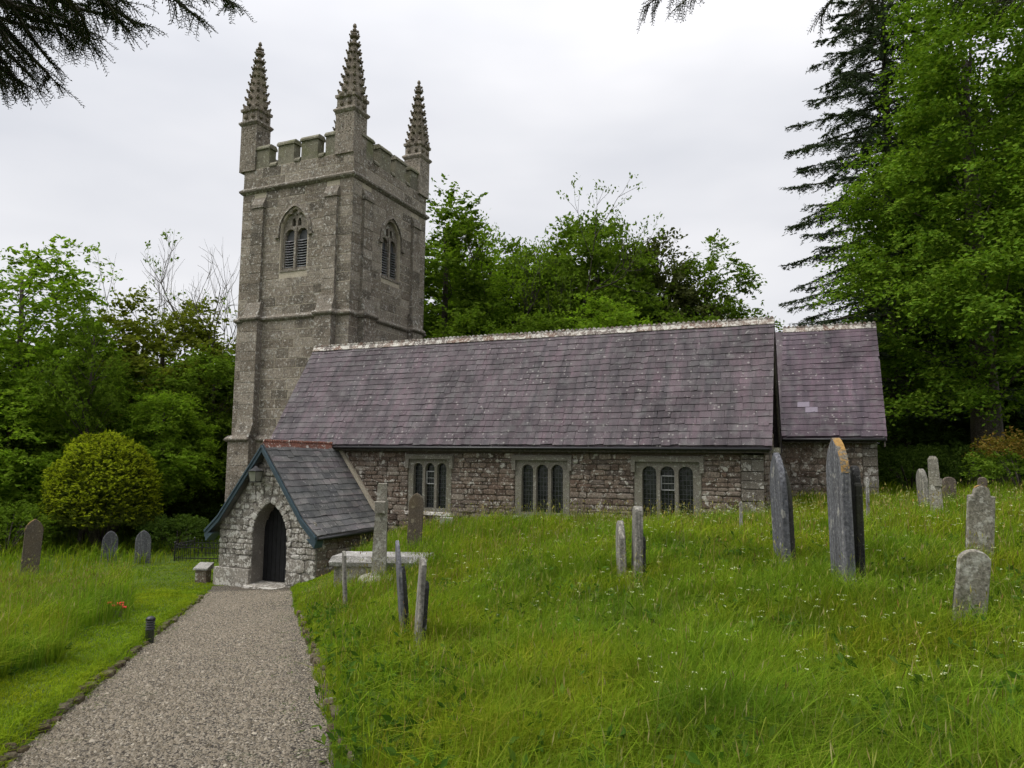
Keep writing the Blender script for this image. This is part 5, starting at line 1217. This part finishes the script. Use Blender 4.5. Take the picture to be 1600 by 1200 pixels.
# ------------------------------------------------------------------ grass
def grass_mat(name, cols, trans=.35):
    g = G(name); c = g.ramp(g.island(), [(i/(len(cols)-1), k) for i, k in enumerate(cols)])
    P = g.pos()
    c = g.mix(g.math('MULTIPLY', g.step(g.noise(.5, 4, P, .6), .45, .62), .7), c, g.mix(1., c, (1.5, 1.15, .9), 'MULTIPLY'))
    c = g.mix(g.math('MULTIPLY', g.step(g.noise(.9, 3, P), .54, .66), .6), c, g.mix(1., c, (.62, .78, 1.1), 'MULTIPLY'))
    c = g.mix(1., c, g.ramp(g.noise(1.6, 3, P), [(.35, .8), (.65, 1.2)]), 'MULTIPLY')
    d = g.n('ShaderNodeBsdfDiffuse', {'Color': c}).outputs[0]; t = g.n('ShaderNodeBsdfTranslucent', {'Color': g.mix(1., c, (1.1, 1.15, .6), 'MULTIPLY')}).outputs[0]
    m1 = g.n('ShaderNodeMixShader', {0: trans, 1: d, 2: t}).outputs[0]
    g.t.links.new(m1, g.out.inputs[0]); return g.m
m_grass = grass_mat('meadow_grass', [(.08,.155,.010), (.12,.205,.013), (.165,.25,.018), (.095,.18,.011), (.22,.25,.035)])
m_lawn = grass_mat('mown_grass', [(.115,.195,.010), (.15,.235,.013), (.19,.255,.018)])
m_seed = grass_mat('seed_stems', [(.19,.18,.06), (.24,.23,.09), (.15,.19,.03), (.13,.085,.035)], .25)
m_umbel = plain('white_umbel', (.36, .39, .19), .8, .2, .1)
gr = np.random.default_rng(77)
def scatter(n, d0, d1, pw=1.0):
    """points on the turf in front of the camera between two distances"""
    u = gr.random(n); d = (d0**(2-pw)+u*(d1**(2-pw)-d0**(2-pw)))**(1/(2-pw)); a = gr.uniform(-R_(43), R_(43), n)+math.pi/2+YAW
    return CAM[0]+d*np.cos(a), CAM[1]+d*np.sin(a), d
FLX, FLY = (float(c_) for c_ in PS+PD*6.0+PN*-2.0)
def region(x, y):
    """0 none, 1 mown, 2 meadow"""
    s, v = sv(x, y); r = np.full(len(x), 2)
    r[(v < 0) & (v > -1.95-.25*np.clip(5-s, 0, 5)+.18*np.sin(s*1.3)+.1*np.sin(s*3.1)) & (s > -4)] = 1
    r[(x < 1.0) & (y > -3.6+.25*np.sin(x*2)) & (x > -3.9) & (y < 1)] = 1
    r[(v > 0) & (s < 4.2+np.sin(v*2)*.5) & (v < 2.6) & (y < -1.5)] = 1
    r[(np.hypot(x-FLX, y-FLY) < .42)] = 1
    r[(v > -PW-.05*np.sin(s*5)) & (v < PWR(s)+.05*np.sin(s*4)) & (s > -2)] = 0
    r[(x > PX0-.15) & (x < PX1+.05) & (y > PYF-.05)] = 0
    r[(x > -.05) & (x < AL+.1) & (y > -.06)] = 0
    r[(x > AL) & (x < CX1+.1) & (y > CY-.06)] = 0
    r[(x > TX0-.5) & (x < TX1) & (y > TY0-.4) & (y < TY1)] = 0
    r[(x > -20) & (y > 14)] = 0
    return r
def blades(x, y, z, h, w, lean, bend):
    n = len(x); a = gr.uniform(0, 6.283, n); b = a+math.pi/2+gr.normal(0, .5, n)
    u = np.stack([np.cos(a), np.sin(a), np.zeros(n)], -1); l = np.stack([np.cos(b), np.sin(b), np.zeros(n)], -1)+np.array([.35, .1, 0])
    p0 = np.stack([x, y, z-.02], -1); Z = np.array([0, 0, 1.]); h_, w_, le, be = h[:, None], w[:, None], lean[:, None], bend[:, None]
    m = p0+Z*h_*.55+l*h_*le*.45; t = p0+Z*h_*(1-.55*be)+l*h_*(le+be)
    V = np.stack([p0-u*w_*.5, p0+u*w_*.5, m-u*w_*.4, m+u*w_*.4, t], 1).reshape(-1, 3)
    F = (np.arange(n)[:, None, None]*5+np.array([[0, 1, 3], [0, 3, 2], [2, 3, 4]])[None]).reshape(-1, 3)
    return V, F
def field(n, d0, d1, wfac, pw):
    x, y, d = scatter(n, d0, d1, pw); r = region(x, y); return x, y, d, r
sets = {1: [], 2: []}
for n, d0, d1, wf in ((95000, 1.6, 6, 1.0), (120000, 6, 12, 1.5), (110000, 12, 24, 2.4), (26000, 24, 40, 4.5)):
    x, y, d, r = field(n, d0, d1, wf, .9)
    for k in (1, 2):
        s = r == k; xx, yy, m = x[s], y[s], int(s.sum())
        if k == 2:
            _, v_ = sv(xx, yy)
            hh = np.where(v_ < 0, .62, .42)*gr.uniform(.45, 1.25, m)*(1+.28*np.sin(xx*1.3+.7*yy)*np.cos(yy*1.1)+.22*np.sin(xx*3.1-yy*1.7)*np.sin(yy*2.7+xx)); hh *= np.clip(.35+(np.abs(v_)-np.where(v_ > 0, 1.25, PW))/1.1, .3, 1)
            wall = (yy > -.9) & (xx < AL); hh[wall] *= .7
            sets[2].append(blades(xx, yy, H(xx, yy), hh, .0054*wf*gr.uniform(.6, 1.4, m), gr.uniform(.0, .45, m), gr.uniform(.05, .7, m)))
        else: sets[1].append(blades(xx, yy, H(xx, yy), gr.uniform(.04, .10, m), .006*wf*gr.uniform(.7, 1.3, m), gr.uniform(0, .5, m), gr.uniform(.1, .6, m)))
# extra dense short turf on the mown strips
for n, d0, d1, wf in ((60000, 5, 12, 1.6), (90000, 12, 20, 2.6), (120000, 19, 30, 4.)):
    x, y, d, r = field(n, d0, d1, wf, .9); s = r == 1; m = int(s.sum()); sets[1].append(blades(x[s], y[s], H(x[s], y[s]), gr.uniform(.03, .08, m), .007*wf*gr.uniform(.7, 1.3, m), gr.uniform(0, .6, m), gr.uniform(.1, .6, m)))
# blades overhanging the path edges
s_ = gr.uniform(1.5, 19, 9000); sg = gr.choice([-1, 1], 9000); v_ = np.where(sg > 0, PWR(s_), -PW)+sg*gr.uniform(.02, .16, 9000); xx = PS[0]+PD[0]*s_+PN[0]*v_; yy = PS[1]+PD[1]*s_+PN[1]*v_
sets[1].append(blades(xx, yy, H(xx, yy)-.02, gr.uniform(.06, .2, 9000), np.full(9000, .008), gr.uniform(.1, .7, 9000), gr.uniform(.2, .8, 9000)))
def join(L):
    V = []; F = []; o = 0
    for v, f in L: V.append(v); F.append(f+o); o += len(v)
    return np.concatenate(V), np.concatenate(F)
V, F = join(sets[2]); obj('meadow_grass', mesh_np('meadow_grass', V, F), m_grass, kind='stuff', label='long uncut meadow grass growing round the headstones', cat='grass')
V, F = join(sets[1]); obj('mown_grass', mesh_np('mown_grass', V, F), m_lawn, kind='stuff', label='short mown grass along the edges of the gravel path', cat='grass')
# broad weed leaves and long arching blades among the grass
m_weed = leaf_mat('weed_leaves', [(.04,.09,.012), (.06,.12,.016), (.09,.14,.02)], .3)
x, y, d = scatter(2600, 2.0, 13, .8); r = region(x, y); s = r == 2; x, y = x[s], y[s]; m = len(x)
Cw = np.stack([x, y, H(x, y)+.02], -1); Dw = nrm(np.stack([gr.normal(0, .5, m), gr.normal(0, .5, m), np.ones(m)], -1))
V = sprays(gr, Cw, Dw, gr.uniform(.18, .42, m), 7, .10, .04, .1, .12, .7, .3); obj('weeds', mesh_np('weeds', V, quads(V)), m_weed, kind='stuff', label='broad leaved weeds mixed into the long meadow grass', cat='weeds')
x, y, d = scatter(5000, 1.8, 9, .9); r = region(x, y); s = r == 2; x, y = x[s], y[s]; m = len(x)
V, F = blades(x, y, H(x, y), gr.uniform(.4, .72, m), gr.uniform(.005, .011, m), gr.uniform(.1, .5, m), gr.uniform(.4, .95, m)); obj('coarse_grass', mesh_np('coarse_grass', V, F), m_grass, kind='stuff', label='coarse arching grass blades near the foreground', cat='grass')
# moss and weed tufts on the gravel
nt = 160; s_ = gr.uniform(0, 18, nt); v_ = np.where(gr.random(nt) < .55, gr.choice([-1, 1], nt)*gr.uniform(.72, 1.02, nt), gr.uniform(-.8, .8, nt)); kk = 45
s_ = np.repeat(s_, kk)+gr.normal(0, .07, nt*kk); v_ = np.clip(np.repeat(v_, kk)+gr.normal(0, .05, nt*kk), -1.05, 1.05); xx = PS[0]+PD[0]*s_+PN[0]*v_; yy = PS[1]+PD[1]*s_+PN[1]*v_; ok = yy < PYF-.5; xx, yy = xx[ok], yy[ok]; m = len(xx)
V, F = blades(xx, yy, base(xx, yy)+.01, gr.uniform(.012, .05, m), gr.uniform(.004, .008, m), gr.uniform(.2, .8, m), gr.uniform(.1, .6, m)); obj('path_weeds', mesh_np('path_weeds', V, F), m_weed, kind='stuff', label='sparse moss and weed tufts growing in the gravel path', cat='weeds')
# seed stems
x, y, d = scatter(9000, 2.2, 22, .7); r = region(x, y); s = r == 2; x, y, d = x[s], y[s], d[s]; m = len(x); _, v_ = sv(x, y)
h = np.where(v_ < 0, .85, .58)*gr.uniform(.7, 1.2, m); h *= np.clip(.35+(np.abs(v_)-PW)/1.1, .4, 1); le = gr.uniform(0, .22, m); az = gr.uniform(0, 6.28, m)
wf = np.clip(d/5, 1, 4); V1, F1 = blades(x, y, H(x, y), h, .003*wf, le, gr.uniform(0, .3, m))
tip = V1.reshape(-1, 5, 3)[:, 4]; hd = gr.uniform(.05, .11, m)[:, None]; dirv = np.stack([np.cos(az)*.4, np.sin(az)*.4, np.full(m, .8)], -1); sd = np.stack([np.sin(az), -np.cos(az), np.zeros(m)], -1)*(.0032*wf)[:, None]
VH = np.stack([tip, tip+dirv*hd*.5+sd, tip+dirv*hd, tip+dirv*hd*.5-sd], 1).reshape(-1, 3); FH = (np.arange(m)[:, None, None]*4+np.array([[0, 1, 2], [0, 2, 3]])[None]).reshape(-1, 3)
V, F = join([(V1, F1), (VH, FH)]); obj('seed_grass', mesh_np('seed_grass', V, F), m_seed, kind='stuff', label='thin straw coloured seeding grass stems above the meadow', cat='grass')
# white umbels
x, y, d = scatter(2100, 4.5, 20, .6); r = region(x, y); _, v_ = sv(x, y); s = (r == 2) & (v_ > 3.0) & (gr.random(len(x)) < np.clip((x-9)/8, .05, 1)); x, y, d = x[s], y[s], d[s]; m = len(x)
zz = H(x, y)+gr.uniform(.38, .55, m); k = 9; ang = gr.uniform(0, 6.28, (m, k)); rr = gr.uniform(0, .028, (m, k))*np.clip(d/8, 1, 1.6)[:, None]
c = np.stack([x[:, None]+np.cos(ang)*rr, y[:, None]+np.sin(ang)*rr, zz[:, None]+.01-rr*.25], -1).reshape(-1, 3); q = len(c); rad = gr.uniform(.003, .006, q)*np.repeat(np.clip(d/7, 1, 1.8), k)
a = gr.uniform(0, 6.28, q); e1 = np.stack([np.cos(a), np.sin(a), gr.normal(0, .3, q)], -1)*rad[:, None]; e2 = np.stack([-np.sin(a), np.cos(a), gr.normal(0, .3, q)], -1)*rad[:, None]
V = np.stack([c-e1, c-e2, c+e1, c+e2], 1).reshape(-1, 3); obj('wildflowers', mesh_np('wildflowers', V, quads(V)), m_umbel, kind='stuff', label='scattered small white umbels flowering above the long grass', cat='flowers')
V1, F1 = blades(x, y, H(x, y), zz-H(x, y), np.full(m, .004), np.zeros(m), np.zeros(m)); obj('flower_stems', mesh_np('flower_stems', V1, F1), m_lawn, kind='stuff', label='thin green stems of the white umbels in the grass', cat='stems')
# fern plants
m_fern = leaf_mat('fern_fronds', [(.06,.12,.02), (.085,.15,.03), (.07,.13,.022)], .35)
def fern(x, y, s, label, seed):
    g = np.random.default_rng(seed); z = float(H(x, y)); root = obj('fern_plant', None, None, None, (x, y, z), label=label, cat='fern', group='ferns in the grass')
    for k in range(9):
        az = k*.7+g.normal(0, .15); L = s*g.uniform(.7, 1.1); d = np.array([math.cos(az), math.sin(az), 0]); t = np.linspace(0, 1, 16)[:, None]
        P = d*L*t*.9+np.array([0, 0, 1.])*L*(1.1*t-.75*t*t); sd = np.array([-d[1], d[0], 0]); Vs = []
        for i in range(2, 16):
            w = L*.22*(1-i/17)**.8
            for sg_ in (-1, 1):
                a_ = P[i]; b2 = a_+sd*sg_*w+d*w*.3; e = d*w*.16; Vs += [a_-e*.6, b2, a_+e*.9, a_+e*.1]
        V = np.array(Vs); obj('frond', mesh_np('frond', V, quads(V)), m_fern, root)
fern(14.6, -1.3, .62, 'green fern growing at the wall foot right of the third window', 1)
fern(15.3, -1.5, .5, 'smaller green fern beside the white marker post', 2)
fern(17.1, -12.2, .5, 'pale green fern in long grass before the tallest headstone', 3)
# red flowers on the mown strip
def flowers(x, y):
    z = float(H(x, y)); root = obj('flower_pot', None, None, None, (x, y, z), label='small pot of bright red flowers on the grass left of the path', cat='flowers')
    obj('pot', MB().tube([(0, 0, -.02), (0, 0, .1), (0, 0, .13)], [.07, .09, .095], 10).mesh('pot', True), m_hs_brown, root)
    g = np.random.default_rng(8); n = 40; D_ = nrm(g.normal(0, 1, (n, 3))+np.array([0, 0, .9])); V = sprays(g, np.zeros((n, 3))+np.array([0, 0, .12]), D_, .17, 6, .06, .03); obj('foliage', mesh_np('foliage', V, quads(V)), lf_mid, root)
    for k in range(9):
        a = k*2.4; r_ = .03+.014*k; b = MB()
        for j in range(6): b.add(ICV*np.array([.022, .022, .016])+np.array([.022*math.cos(j), .022*math.sin(j), .008*(j % 2)]), ICF)
        obj('bloom', b.mesh('bloom'), m_red, root, (r_*math.cos(a), r_*math.sin(a), .23+.05*math.sin(k*3)))
m_red = plain('red_petals', (.55, .03, .02), .6, .3, .2)
flowers(FLX, FLY)
